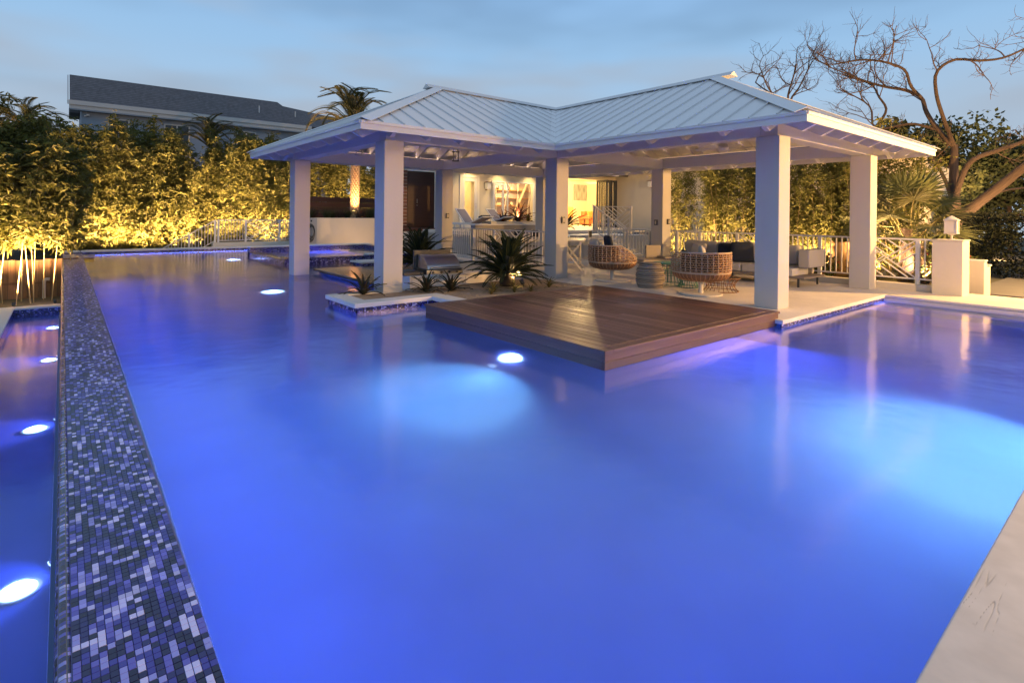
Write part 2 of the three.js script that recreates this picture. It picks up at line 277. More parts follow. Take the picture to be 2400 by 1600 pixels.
{ // copings and stone decks
  struct('pool_coping', [rbox(-.6, 16.2, -.05, .0, -.56, 3, .012)], M.shell);
  struct('pool_end_lip', [box(13.392, 13.41, -.5, -.055, -3.88, -.57)], M.deck);
  struct('end_coping', [rbox(13.37, 15.2, -.055, -.004, -3.93, -.565, .01)], M.deck);
  struct('far_coping', [rbox(.0, 9.6, -.07, -.02, -27.75, -26.97, .01), box(.0, .022, -1.9, -.2, -27.3, -27.3 + .012)], M.coping);
  const slab = [[8.66, -3.86], [15.15, -3.86], [15.15, -27.4], [10.72, -27.4], [10.72, -10.35], [9.0, -10.35], [9.0, -8.3], [8.66, -8.3]];
  const sh = new THREE.Shape(slab.map(([x, z]) => new THREE.Vector2(x, -z)));
  struct('pavilion_floor', uvm(new THREE.ExtrudeGeometry(sh, { depth: .05, bevelEnabled: true, bevelSize: .012, bevelThickness: .008, bevelSegments: 2 }).rotateX(-Math.PI / 2).translate(0, -.058, 0)), M.deck);
  struct('pavilion_floor_base', box(8.75, 15.0, -1.8, -.06, -27.3, -3.95), M.beige);
  struct('kitchen_floor', box(5.9, 10.72, -1.8, -.42, -15.2, -10.1), M.deck);
  struct('rear_court', box(9.4, 15.1, -.2, -.06, -27.3, -15.2), M.deck);
}
{ // planter with stone rim that carries a column
  const p = thing('pool_planter', 'low planter with a white stone rim and mosaic sides jutting into the pool', 'planter');
  mesh('rim', [rbox(3.84, 5.66, -.03, .05, -9.16, -8.83, .012), rbox(3.84, 4.17, -.03, .05, -10.18, -9.16, .012), rbox(5.36, 5.70, -.03, .05, -8.83, -7.84, .012), rbox(4.17, 5.4, -.03, .05, -10.18, -9.95, .012)], M.coping, p);
  mesh('mulch', [box(4.1, 5.7, -.3, .02, -10, -9.1), box(5.6, 9.0, -.3, .03, -10.1, -7.9)], M.mulch, p);
}
{ // spa
  const s = thing('raised_spa', 'raised square spa clad in dark blue mosaic behind the left pavilion column', 'spa');
  const x0 = 5.5, x1 = 10.4, z0 = -22.6, z1 = -18.1, t = .32, y1 = .10;
  mesh('wall', [box(x0, x1, FLOOR, y1 - .0, z1 - t, z1), box(x0, x0 + t, FLOOR, y1 - .06, z0, z1 - t), box(x0, x1, FLOOR, y1 + .12, z0, z0 + t), box(x1 - t, x1, FLOOR, y1 + .12, z0 + t, z1 - t)], M.mosaic, s);
  mesh('coping', rbox(8.35, x1 + .05, y1 + .002, y1 + .05, z1 - t - .05, z1 + .03, .012), M.coping, s); mesh('coping', rbox(x0, x1, y1 + .122, y1 + .165, z0 - .1, z0 + t + .02, .012), M.coping, s);
  mesh('overflow_cap', [rbox(x0 - .02, x0 + t, y1 - .058, y1 - .03, z0 + t, z1 - t, .008)], M.stone, s);
  mesh('spa_floor', box(x0, x1, FLOOR, -.75, z0, z1), M.plaster, s);
  mesh('spa_water', uvm(new THREE.PlaneGeometry(x1 - x0 - 2 * t, z1 - z0 - 2 * t).rotateX(-Math.PI / 2).translate((x0 + x1) / 2, y1 - .045, (z0 + z1) / 2)), M.water, s);
}
{ // swim-up bar slab
  const b = thing('swim_up_bar', 'polished brown stone bar slab just above the water behind the front left column', 'bar counter');
  mesh('slab', rbox(5.5, 9.2, -.06, 0, -15.5, -11.6, .012), M.stone, b);
  mesh('support', box(5.75, 9.0, -.9, -.06, -15.3, -11.8), M.mosaic, b);
  const c = thing('white_ledge', 'small white stone ledge between the spa and the swim-up bar', 'ledge');
  mesh('slab', rbox(7.0, 9.3, .05, .1, -16.5, -15.6, .012), M.coping, c);
  mesh('base', box(7.1, 9.28, -.9, .05, -16.4, -15.62), M.mosaic, c);
}

// ---------------------------------------------------------------- wooden platform over the water
{
  const p = thing('wooden_platform', 'square brown hardwood platform cantilevered over the pool in front of the pavilion', 'platform');
  reseed(5);
  const x0 = 4.60, x1 = 8.78, z0 = -7.83, z1 = -3.95, top = .112, th = .034, bw = .142;
  const woods = [M.wood, M.wood2, M.wood3];
  const board = (a, b, c, d, m, rot) => { const g = rbox(a, b, top - th, top, c, d, .005, 1); if (rot) { const uv = g.attributes.uv; for (let i = 0; i < uv.count; i++) uv.setXY(i, uv.getY(i), uv.getX(i)); } const uv = g.attributes.uv, ou = rnd() * 5, ov = rnd() * 5; for (let i = 0; i < uv.count; i++) uv.setXY(i, uv.getX(i) + ou, uv.getY(i) + ov); return mesh('plank', g, m, p); };
  // border boards all round, then the field running away from the pool edge
  board(x0, x0 + bw, z0, z1, M.wood, true); board(x1 - bw, x1, z0, z1, M.wood, true);
  board(x0 + bw + .005, x1 - bw - .005, z1 - bw, z1, M.wood); board(x0 + bw + .005, x1 - bw - .005, z0, z0 + bw, M.wood);
  const fx0 = x0 + bw + .006, fx1 = x1 - bw - .006, n = 27, w = (fx1 - fx0) / n;
  for (let i = 0; i < n; i++) { const a = fx0 + i * w, m = woods[Math.floor(rnd() * 3)]; const split = rr(.25, .75), zm = mix(z0 + bw, z1 - bw, split); board(a + .003, a + w - .003, z0 + bw + .006, zm - .002, m, true); board(a + .003, a + w - .003, zm + .002, z1 - bw - .006, woods[Math.floor(rnd() * 3)], true); }
  for (let k = 0; k < 2; k++) { // two fascia boards a side
    const y1 = top - th - .002 - k * .096, y0 = y1 - .093;
    mesh('fascia_board', rbox(x0 + .02, x1 - .02, y0, y1, z1 - .052, z1 - .02, .004, 1), woods[k], p);
    mesh('fascia_board', rbox(x0 + .02, x0 + .052, y0, y1, z0 + .02, z1 - .054, .004, 1), woods[k], p);
    mesh('fascia_board', rbox(x1 - .052, x1 - .02, y0, y1, z0 + .02, z1 - .054, .004, 1), woods[k], p);
  }
  mesh('joists', [0, 1, 2, 3, 4, 5].map((i) => box(x0 + .06, x1 - .06, -.085, top - th - .003, z0 + .3 + i * .65, z0 + .36 + i * .65)), M.wood2, p);
}

// ---------------------------------------------------------------- pavilion
const PX = [4.86, 9.55, 14.02], PZ = [-4.34, -9.84, -15.18], CW = .42, BB = 3.03;   // near left corners of the columns, width, beam underside
{
  const pv = thing('pool_pavilion', 'open white L-shaped pavilion with square columns and a standing-seam metal hip roof', 'pavilion');
  const cols = [[1, 0], [2, 0], [0, 1], [1, 1], [2, 1], [0, 2], [1, 2], [2, 2]];
  const cg = rbox(0, CW, 0, 1, -CW, 0, .012, 2);
  for (const [i, k] of cols) {
    const y0 = i === 0 && k === 2 ? -.155 : 0, c = mesh('column', rbox(PX[i], PX[i] + CW, y0, BB - .002, PZ[k] - CW, PZ[k], .01, 2), M.stucco, pv);
    if (i === 0 && k === 2) mesh('mosaic_foot', box(PX[i] + .02, PX[i] + CW - .02, FLOOR, -.155, PZ[k] - CW + .02, PZ[k] - .02), M.mosaic, c);
  }
  const bm = .06, bh = .30;
  const hb = (x0, x1, z) => mesh('beam', rbox(x0, x1, BB, BB + bh, z - CW + bm, z - bm, .008, 1), M.white, pv), vb = (x, z0, z1) => mesh('beam', rbox(x + bm, x + CW - bm, BB + .002, BB + bh - .002, z0, z1, .008, 1), M.white, pv);
  hb(PX[1] + bm, PX[2] + CW - bm, PZ[0]); hb(PX[0] + bm, PX[2] + CW - bm, PZ[1]); hb(PX[0] + bm, PX[2] + CW - bm, PZ[2]);
  vb(PX[0], PZ[2] - bm + .002, PZ[1] - CW + bm - .002); vb(PX[1], PZ[2] - bm + .002, PZ[1] - CW + bm - .002); vb(PX[2], PZ[2] - bm + .002, PZ[1] - CW + bm - .002);
  vb(PX[1], PZ[1] - bm + .002, PZ[0] - CW + bm - .002); vb(PX[2], PZ[1] - bm + .002, PZ[0] - CW + bm - .002);
  // roof
  const xL = 3.98, xI = 8.66, xR = 15.63, zN = -3.53, zI = -8.98, zF = -16.19, yE = 3.21, yR = 4.94, xm = (xI + xR) / 2, zm = (zI + zF) / 2, xA = xL + 3.72, zB = zN - 3.48;
  const P3 = (x, y, z) => V(x, y, z);
  const slopes = [
    [P3(xL, yE, zI), P3(xI, yE, zI), P3(xm, yR, zm), P3(xA, yR, zm)],
    [P3(xL, yE, zF), P3(xL, yE, zI), P3(xA, yR, zm)],
    [P3(xR, yE, zF), P3(xL, yE, zF), P3(xA, yR, zm), P3(xm, yR, zm)],
    [P3(xI, yE, zI), P3(xI, yE, zN), P3(xm, yR, zB), P3(xm, yR, zm)],
    [P3(xI, yE, zN), P3(xR, yE, zN), P3(xm, yR, zB)],
    [P3(xR, yE, zN), P3(xR, yE, zF), P3(xm, yR, zm), P3(xm, yR, zB)],
  ];
  const roof = new THREE.Group(); roof.name = 'roof'; pv.add(roof);
  const ceil = new THREE.Group(); ceil.name = 'ceiling'; pv.add(ceil);
  const clip = (poly, ax, lim, keepMore) => { const out = []; for (let i = 0; i < poly.length; i++) { const a = poly[i], b = poly[(i + 1) % poly.length], fa = keepMore ? a[ax] - lim : lim - a[ax], fb = keepMore ? b[ax] - lim : lim - b[ax]; if (fa >= 0) out.push(a); if ((fa > 0 && fb < 0) || (fa < 0 && fb > 0)) { const t = fa / (fa - fb); out.push([mix(a[0], b[0], t), mix(a[1], b[1], t)]); } } return out; };
  const ribG = uvm(new THREE.BoxGeometry(.022, .032, 1));
  for (const S of slopes) {
    const o = S[0], e = S[1].clone().sub(o).normalize(), top = S[2].clone().sub(o), up = top.clone().addScaledVector(e, -top.dot(e)).normalize();
    let nrm = e.clone().cross(up); if (nrm.y < 0) nrm.negate();
    const uvp = S.map((p) => { const d = p.clone().sub(o); return [d.dot(e), d.dot(up)]; }), L = uvp[1][0], H = Math.max(...uvp.map((p) => p[1]));
    const to3 = ([u, v], off = 0) => o.clone().addScaledVector(e, u).addScaledVector(up, v).addScaledVector(nrm, off);
    const sp = .46, n = Math.ceil(L / sp), w = L / n, umin = Math.min(...uvp.map((p) => p[0])), umax = Math.max(...uvp.map((p) => p[0]));
    const k0 = Math.floor(umin / w - 1e-6), k1 = Math.ceil(umax / w + 1e-6);
    const range = (u) => { const c = clip(clip(uvp, 0, u - 1e-4, true), 0, u + 1e-4, false); return c.length ? [Math.min(...c.map((p) => p[1])), Math.max(...c.map((p) => p[1]))] : null; };
    for (let k = k0; k < k1; k++) {
      const c = clip(clip(uvp, 0, k * w + .004, true), 0, (k + 1) * w - .004, false);
      if (c.length > 2) mesh('roof_panel', prism(c.map((q) => to3(q)), .03, nrm), M.roof, roof);
      if (k > k0) { const r = range(k * w); if (r && r[1] - r[0] > .25) { const a = to3([k * w, r[0] + .0], .012), b = to3([k * w, r[1] - .06], .012), m = new THREE.Mesh(ribG, M.roofEdge); m.name = 'standing_seam'; m.position.copy(a.clone().add(b).multiplyScalar(.5)); m.scale.set(1, 1, a.distanceTo(b)); m.quaternion.setFromRotationMatrix(new THREE.Matrix4().makeBasis(e, up.clone().cross(e), up)); m.castShadow = m.receiveShadow = true; roof.add(m); } }
    }
    // white ceiling boards below the metal, parallel to the eave
    const cb = .42, nb = Math.ceil(H / cb);
    for (let k = 0; k < nb; k++) { const c = clip(clip(uvp, 1, k * cb + .012, true), 1, (k + 1) * cb - .004, false); if (c.length > 2 && Math.abs(c.reduce((s, p, i) => { const q = c[(i + 1) % c.length]; return s + p[0] * q[1] - q[0] * p[1]; }, 0)) > .02) mesh('ceiling_board', prism(c.map((q) => to3(q, -.05)), .02, nrm), M.white, ceil); }
    // rafters with shaped tails
    const rs = .78, nr = Math.round(L / rs), rw = L / nr;
    for (let k = Math.ceil(umin / rw); k <= Math.floor(umax / rw); k++) {
      const r = range(k * rw + (k === 0 ? .12 : k === nr ? -.12 : 0)); if (!r || r[1] - r[0] < .5) continue;
      const u = k * rw + (k === 0 ? .12 : k === nr ? -.12 : 0), v0 = r[0] + (r[0] < .01 ? .12 : .12), v1 = r[1] - .1, D = .26, t = .08;
      const prof = [[v0, -.072], [v0, -.16], [v0 + .14, -.072 - D], [v1, -.072 - D], [v1, -.072]];
      const poly = prof.map(([v, off]) => to3([u + t / 2, v], off));
      mesh('rafter', prism(r[0] < .01 ? poly : poly.filter((_, i) => i !== 1), t, e), M.white, pv);
    }
    // fascia board and drip edge along the eave
    const a = to3([0, 0]), b = to3([L, 0]);
    const out = V(nrm.x, 0, nrm.z).normalize();
    mesh('fascia', bar(a.clone().addScaledVector(out, -.012).add(V(0, -.093, 0)), b.clone().addScaledVector(out, -.012).add(V(0, -.093, 0)), .028, .12), M.white, pv);
    mesh('drip_edge', bar(a.clone().addScaledVector(out, .014).add(V(0, -.022, 0)), b.clone().addScaledVector(out, .014).add(V(0, -.022, 0)), .02, .05), M.roofEdge, pv);
  }
  // hip and ridge caps, valleys
  const cap = (name, a, b, w = .30) => mesh(name, [bar(a.clone().add(V(0, .035, 0)), b.clone().add(V(0, .035, 0)), w, .025)], M.roofEdge, roof);
  const ridge = (a, b, ext) => { const d = b.clone().sub(a).normalize(), s = V(-d.z, 0, d.x), q = b.clone().addScaledVector(d, ext), poly = [V(0, .085, 0), s.clone().multiplyScalar(.17).add(V(0, -.03, 0)), s.clone().multiplyScalar(-.17).add(V(0, -.03, 0))]; mesh('ridge_cap', prism(poly.map((p) => p.clone().add(q)), q.distanceTo(a), d), M.roofEdge, roof); };
  ridge(P3(xm, yR, zm), P3(xA, yR, zm), .32); ridge(P3(xm, yR, zm), P3(xm, yR, zB), .42);
  for (const [a, b] of [[P3(xL, yE, zI), P3(xA, yR, zm)], [P3(xL, yE, zF), P3(xA, yR, zm)], [P3(xI, yE, zN), P3(xm, yR, zB)], [P3(xR, yE, zN), P3(xm, yR, zB)], [P3(xR, yE, zF), P3(xm, yR, zm)]]) {
    // a folded cap: one flat strip a side of the hip
    const d = b.clone().sub(a).normalize(), s = d.clone().cross(V(0, 1, 0)).normalize();
    for (const k of [-1, 1]) { const lo = s.clone().multiplyScalar(k * .19).add(V(0, -.062, 0)), up = V(0, .062, 0); mesh('hip_cap', prism([a.clone().add(up), b.clone().add(up), b.clone().add(lo).add(V(0, .05, 0)), a.clone().add(lo).add(V(0, .05, 0))], .012, s.clone().multiplyScalar(k).add(V(0, 2, 0)).normalize()), M.roof, roof); }
  }
  { const a = P3(xI, yE, zI), b = P3(xm, yR, zm), d = b.clone().sub(a).normalize(), s = d.clone().cross(V(0, 1, 0)).normalize(); for (const k of [-1, 1]) mesh('valley_flashing', prism([a.clone().add(V(0, .02, 0)), b.clone().add(V(0, .02, 0)), b.clone().addScaledVector(s, k * .13).add(V(0, .06, 0)), a.clone().addScaledVector(s, k * .13).add(V(0, .06, 0))], .012, V(0, 1, 0)), M.roof, roof); }
  // small dark socket covers on the columns
  const so = (x, y, z, face) => { const w = .11, h = .17, g = face === 'z' ? rbox(x - w / 2, x + w / 2, y - h / 2, y + h / 2, z, z + .05, .01) : rbox(x - .05, x, y - h / 2, y + h / 2, z - w / 2, z + w / 2, .01); const m = mesh('socket_cover', g, M.steelDark, pv); const g2 = face === 'z' ? rbox(x - .025, x + .025, y - .05, y + .05, z + .048, z + .056, .003) : rbox(x - .056, x - .048, y - .05, y + .05, z - .025, z + .025, .003); mesh('socket_plate', g2, M.greyFab, m); };
  so(PX[1] + .22, 1.47, PZ[1] + .001, 'z'); so(PX[2] + .26, 1.43, PZ[1] + .001, 'z'); so(PX[2] - .001, 1.40, PZ[1] - .22, 'x'); so(PX[1] + .2, 1.53, PZ[2] + .001, 'z'); so(PX[2] + .2, 1.5, PZ[2] + .001, 'z');
}

// ---------------------------------------------------------------- railings
const BAL = uvm(new THREE.BoxGeometry(.022, 1, .022)), POST = rbox(-.04, .04, 0, 1, -.04, .04, .008, 1);
function lattice(o, x0, x1, y0, y1, sp, mat, th = .024) { // woven diagonal panel: an X with its side fields ribbed one way and its top and bottom the other
  const w = x1 - x0, h = y1 - y0, cx = (x0 + x1) / 2, cy = (y0 + y1) / 2, k = h / w, L = Math.hypot(w, h);
  const seg = (ax, ay, bx, by) => { const dx = bx - ax, dy = by - ay, l = Math.hypot(dx, dy); if (l < .07) return; const m = new THREE.Mesh(BAL, mat); m.name = 'lattice_bar'; m.position.set((ax + bx) / 2, (ay + by) / 2, rr(-.002, .002)); m.rotation.z = Math.atan2(dy, dx) - Math.PI / 2; m.scale.set(th / .022, l, th / .022); m.castShadow = m.receiveShadow = true; o.add(m); };
  const run = (sgn, test) => { for (let c = -w * 1.2; c <= w * 1.2; c += sp) { let on = null; const N = 160; for (let i = 0; i <= N + 1; i++) { const t = i / N, x = x0 + t * w, y = cy + sgn * k * (x - cx) + c * k, ok = i <= N && y >= y0 && y <= y1 && test((x - cx) / w, (y - cy) / h); if (ok && on === null) on = [x, y]; if (!ok && on) { const px = x0 + (i - 1) / N * w; seg(on[0], on[1], px, cy + sgn * k * (px - cx) + c * k); on = null; } } } };
  run(1, (u, v) => Math.abs(v) >= Math.abs(u) - .001); run(-1, (u, v) => Math.abs(u) > Math.abs(v) + .001);
  seg(x0, y0, x1, y1); seg(x0, y1, cx - .02 * w, cy + .02 * h); seg(cx + .02 * w, cy - .02 * h, x1, y0);
}
// segs: list of ['p'] post, ['b', n, step] balusters, ['x', width] lattice panel, ['g', gap]
function railing(label, x, y, z, ry, segs, H = .98, y0 = .12, mat = M.rail, slope = 0) {
  const o = thing('railing', label, 'railing', x, y, z, ry);
  let u = 0; const post = (at) => { const m = inst('post', POST, mat, o, at, at * slope, 0); m.scale.y = H + .005; };
  for (const s of segs) {
    if (s[0] === 'p') { post(u); u += .04; }
    if (s[0] === 'b') for (let i = 0; i < s[1]; i++) { u += s[2]; if (i < s[1] - 1 || s[3]) { const m = inst('baluster', BAL, mat, o, u, (y0 + H) / 2 + u * slope, 0); m.scale.y = H - y0 - .02; } }
    if (s[0] === 'x') { lattice(o, u, u + s[1], y0 + .02, H - .02, s[2] ?? .24, mat); u += s[1]; }
    if (s[0] === 'g') u += s[1];
  }
  mesh('top_rail', bar(V(-.03, H, 0), V(u + .03, H + u * slope, 0), .055, .035), mat, o);
  mesh('bottom_rail', bar(V(0, y0, 0), V(u, y0 + u * slope, 0), .04, .03), mat, o);
  return o;
}
const HP = Math.PI / 2;
reseed(31);
// along the far side of the pavilion, at x 14.75 running away from the end pillar (local x runs towards -z)
railing('white railing with a woven diagonal panel between the end pillar and the corner column', 14.72, .14, -3.32, HP, [['p'], ['b', 2, .13], ['g', .0], ['p'], ['x', 1.12], ['p']], 1.0);
railing('long white baluster railing behind the grey sofa', 14.72, .14, -4.62, HP, [['p'], ['b', 8, .125], ['p'], ['b', 8, .125], ['p'], ['x', 1.1], ['p'], ['b', 9, .125], ['p'], ['b', 6, .125], ['p'], ['x', .85], ['p'], ['b', 8, .125], ['p']], 1.0);
railing('sloping white stair railing rising towards the house terrace', 14.9, .14, -12.0, HP, [['p'], ['b', 5, .13], ['p'], ['b', 5, .13], ['p']], .98, .12, M.rail, .6);
railing('white terrace railing with a woven panel at the head of the stair', 15.5, .92, -12.2, HP, [['p'], ['x', 1.25], ['p'], ['b', 2, .13], ['p']], 1.0);
// beside the sunken kitchen, at x 10.75 running away from the inner corner column
railing('white railing with a herringbone panel between the inner corner column and the rear column', 10.75, .0, -11.15, HP, [['p'], ['b', 9, .15], ['p'], ['x', 1.35, .30], ['p'], ['b', 9, .125], ['p']], 1.1, .1);
railing('short white baluster railing beside the rear left column', 10.75, .0, -15.1, HP, [['p'], ['b', 14, .125], ['p']], 1.1, .1);
// at the back of the pool
railing('white railing with a woven panel at the far end of the pool', 5.55, .16, -28.0, 0, [['p'], ['b', 9, .125], ['p'], ['x', 1.5, .28], ['p'], ['b', 8, .125], ['p']], 1.03, .08);
railing('sloping white stair railing descending beside the bamboo hedge', 5.42, .16, -28.02, Math.PI, [['p'], ['b', 8, .125], ['p'], ['b', 8, .125], ['p']], 1.03, .08, M.rail, -.62);
{ const c = thing('railing_curb', 'low beige curb wall under the railing at the far end of the pool', 'curb'); mesh('curb', box(5.3, 9.4, -.4, .16, -28.15, -27.8), M.beige, c); }
{ const c = thing('pavilion_curb', 'low cream curb wall that carries the railing along the pavilion edge', 'curb'); mesh('curb', rbox(14.6, 14.86, -.3, .14, -13.6, -3.3, .01), M.beige, c); }

// ---------------------------------------------------------------- end pillar, lantern, short post
{
  const p = thing('gate_pillar', 'square cream stucco pillar at the end of the pavilion railing', 'pillar');
  mesh('shaft', rbox(14.42, 15.02, -.05, 1.14, -3.30, -2.78, .012), M.beige, p); mesh('cap', rbox(14.405, 15.035, 1.141, 1.165, -3.315, -2.765, .008), M.beige, p);
  const l = thing('pillar_lantern', 'pale square lantern standing on the cream pillar', 'lantern', 14.78, 1.165, -3.04);
  mesh('stem', [cyl(0, 0, .10, 0, .02), cyl(0, .0, .015, 0, .06), cyl(0, .09, .12, 0, .03, .09)], M.pale, l);
  mesh('frame', [rbox(-.115, .115, .12, .145, -.115, .115, .006), rbox(-.125, .125, .40, .425, -.125, .125, .006), ...[[-1, -1], [1, -1], [-1, 1], [1, 1]].map(([a, b]) => box(a * .1 - .01, a * .1 + .01, .145, .40, b * .1 - .01, b * .1 + .01))], M.pale, l);
  mesh('glass_panel', rbox(-.092, .092, .146, .399, -.092, .092, .004), std(.66, .62, .55, { roughness: .5 }), l);
  mesh('roof', new THREE.ConeGeometry(.165, .09, 4).rotateY(Math.PI / 4).translate(0, .47, 0), M.pale, l);
  const s = thing('stub_wall', 'short cream stub wall with a stepped sloping top beside the pillar', 'wall');
  const sh = new THREE.Shape([[0, 0], [.62, 0], [.62, .66], [.46, .66], [.36, .60], [.22, .78], [0, .78]].map(([a, b]) => new THREE.Vector2(a, b)));
  mesh('body', uvm(new THREE.ExtrudeGeometry(sh, { depth: .34, bevelEnabled: true, bevelSize: .01, bevelThickness: .01, bevelSegments: 1 }).translate(15.72, -.12, -3.0)), M.beige, s);
  mesh('coping', rbox(15.70, 15.96, .665, .70, -3.03, -2.63, .008), M.coping, s); mesh('coping', rbox(16.16, 16.37, .545, .58, -3.03, -2.63, .008), M.coping, s);
}

// ---------------------------------------------------------------- house and terrace
const HZ = -21, HX = 25.2, HF = .9;
{
  const t = thing('terrace', 'raised cream terrace in front of the house with a retaining wall', 'terrace');
  mesh('floor', box(12.2, 25.1, HF - .12, HF, -20.95, -17.3), M.deck, t); mesh('retaining_wall', [box(12.2, 16.6, -.2, 1.16, -17.3, -17.0), box(16.6, 25, -.2, HF - .13, -17.3, -17.0), box(12.2, 12.5, -.2, HF - .13, -20.95, -17.3)], M.greyWall, t);
  mesh('fill', box(12.5, 25.1, -.2, HF - .13, -20.94, -17.31), M.greyWall, t); mesh('wall_cap', rbox(12.15, 16.65, 1.162, 1.20, -17.35, -16.95, .01), M.coping, t);
  for (let k = 0; k < 5; k++) mesh('step', rbox(15.0, 17.4, -.06, .16 + k * .17 - .02, -13.0 - (k + 1) * .34, -13.0 - k * .34, .008, 1), M.deck, t);
  mesh('landing', box(15.0, 20, -.06, HF - .14, -17.0, -14.75), M.deck, t);
  const lp = thing('terrace_planter', 'rendered planter box with spiky agaves on the terrace wall', 'planter'); mesh('box', [rbox(13.2, 15.7, HF, 1.30, -17.95, -17.32, .012)], M.beige, lp); mesh('soil', box(13.26, 15.64, 1.25, 1.31, -17.9, -17.37), M.soil, lp);
}
{
  const h = thing('house', 'cream rendered house with lit rooms, folding glass doors and a wing behind the bamboo', 'house');
  const top = 4.2;
  // front wall with openings: glass door, shelf window, wide folding opening
  const openings = [[14.42, 14.98, HF, 3.12], [16.0, 18.75, HF, 3.22], [20.4, 24.4, HF, 3.62]];
  const xs = [13.55, ...openings.flatMap((o) => [o[0], o[1]]), HX + .3], walls = [];
  for (let i = 0; i < xs.length; i += 2) walls.push(box(xs[i], xs[i + 1], -.2, top, HZ - .25, HZ));
  for (const o of openings) walls.push(box(o[0], o[1], o[3], top, HZ - .25, HZ), box(o[0], o[1], -.2, o[2], HZ - .25, HZ));
  const side = [[-15.35, -15.95, 1.9, 3.55], [-13.2, -13.9, 2.1, 3.5], [-11.3, -11.9, 2.1, 3.5]].map(([a, b, c, d]) => [b, a, c, d]);
  { // wing wall, facing the pavilion, with tall windows
    const zs = [HZ - .25, -17.2, -16.5, -14.95, -14.3, -12.7, -12.1, -6];
    for (let i = 0; i < zs.length; i += 2) walls.push(box(HX, HX + .3, -.2, top, zs[i], zs[i + 1]));
    for (let i = 1; i < zs.length - 1; i += 2) walls.push(box(HX + .001, HX + .299, 3.6, top, zs[i], zs[i + 1]), box(HX + .001, HX + .299, -.2, 2.0, zs[i], zs[i + 1]));
    for (let i = 1; i < zs.length - 1; i += 2) {
      const w = new THREE.Group(); w.name = 'window'; h.add(w); const a = zs[i], b = zs[i + 1];
      mesh('frame', [box(HX - .02, HX + .06, 2.0, 2.06, a, b), box(HX - .02, HX + .06, 3.54, 3.6, a, b), box(HX - .02, HX + .06, 2.06, 3.54, a, a + .05), box(HX - .02, HX + .06, 2.06, 3.54, b - .05, b)], M.houseTrim, w);
      mesh('pane', box(HX + .02, HX + .028, 2.06, 3.54, a + .05, b - .05), M.glass, w); mesh('sill', rbox(HX - .07, HX - .021, 1.95, 2.0, a - .08, b + .08, .008), M.houseTrim, w);
    }
  }
  mesh('wall', walls, M.house, h);
  mesh('interior', [box(13.8, 34, HF - .1, HF, -27, HZ - .26), box(13.8, 34, 4.02, 4.1, -27, HZ - .26), box(13.8, 34, HF, 4.02, -27.2, -27), box(34, 34.2, HF, 4.02, -27, HZ), box(HX + .31, 34, HF, 4.02, HZ - .25, HZ - .1), box(13.55, 13.8, HF, 4.02, -27, HZ - .26), box(20.9, 21.02, HF, 4.02, -27, HZ - .26), box(15.45, 15.55, HF, 4.02, -27, HZ - .26), box(HX + 4, HX + 4.2, -.2, 3.82, -27, -6), box(HX + .31, HX + 4, HF - .1, HF, HZ - .25, -6), box(HX + .31, HX + 4, 3.72, 3.82, HZ - .25, -6), box(HX + .3, HX + 4, -.2, 3.82, -6.2, -6)], M.room, h);
  mesh('corner_board', box(13.38, 13.549, -.2, top, HZ - .3, HZ + .02), M.mahog, h);
  mesh('soffit', [box(13.2, HX - .9, 3.86, 3.92, HZ + .02, HZ + .95)], M.houseTrim, h);
  const roofH = mesh('roof', [prism([V(12.9, 4.0, HZ + 1.0), V(HX + .2, 4.0, HZ + 1.0), V(HX + .2, 5.3, -25), V(15.5, 5.3, -25)], .2, V(0, 1, .4).normalize()), prism([V(HX - .9, 4.25, -22), V(HX - .9, 4.25, -5.5), V(29, 5.4, -8), V(29, 5.4, -22)], .2, V(-.4, 1, 0).normalize())], M.shingle, h);
  mesh('eave_board', [box(HX - .93, HX - .89, 4.0, 4.24, -22, -5.5), box(12.9, HX - .93, 3.80, 4.0, HZ + .98, HZ + 1.02)], M.houseTrim, roofH);
  { // white french door with one tall pane
    const d = new THREE.Group(); d.name = 'glass_door'; h.add(d); const [a, b, y0, y1] = openings[0];
    mesh('door_casing', [box(a - .28, a - .16, HF, 3.3, HZ + .001, HZ + .05), box(b + .16, b + .28, HF, 3.3, HZ + .001, HZ + .05), box(a - .28, b + .28, 3.3, 3.42, HZ + .001, HZ + .05)], M.houseTrim, d);
    mesh('door_leaf', [box(a - .15, a - .002, HF + .01, 3.28, HZ + .001, HZ + .04), box(b + .002, b + .15, HF + .01, 3.28, HZ + .001, HZ + .04), box(a - .002, b + .002, y1, 3.28, HZ + .001, HZ + .04), box(a - .002, b + .002, HF + .01, HF + .3, HZ + .001, HZ + .04)], M.white, d);
    mesh('pane', box(a, b, HF + .3, y1, HZ + .01, HZ + .018), M.glass, d);
    mesh('handle', [rbox(b + .06, b + .09, 1.84, 1.98, HZ + .04, HZ + .055, .004), cyl(b + .075, 2.06, 2.10, HZ + .06, .02)], M.steel, d);
  }
  { // big window in front of the shelves, with one sash swung open
    const d = new THREE.Group(); d.name = 'window'; h.add(d); const [a, b, y0, y1] = openings[1];
    mesh('frame', [box(a, a + .07, HF, y1, HZ + .001, HZ + .06), box(b - .07, b, HF, y1, HZ + .001, HZ + .06), box(a + .07, b - .07, y1 - .07, y1, HZ + .001, HZ + .06), box(16.95, 17.02, HF, y1 - .07, HZ + .001, HZ + .06)], M.white, d);
    mesh('pane', box(17.02, b - .07, HF + .02, y1 - .07, HZ + .02, HZ + .028), M.glass, d);
    const sash = mesh('open_sash', [box(16.02, 16.12, HF + .02, 3.12, HZ + .09, HZ + .13), box(16.58, 16.68, HF + .02, 3.12, HZ + .09, HZ + .13), box(16.12, 16.58, 3.0, 3.12, HZ + .09, HZ + .13), box(16.12, 16.58, HF + .02, HF + .2, HZ + .09, HZ + .13)], M.white, d);
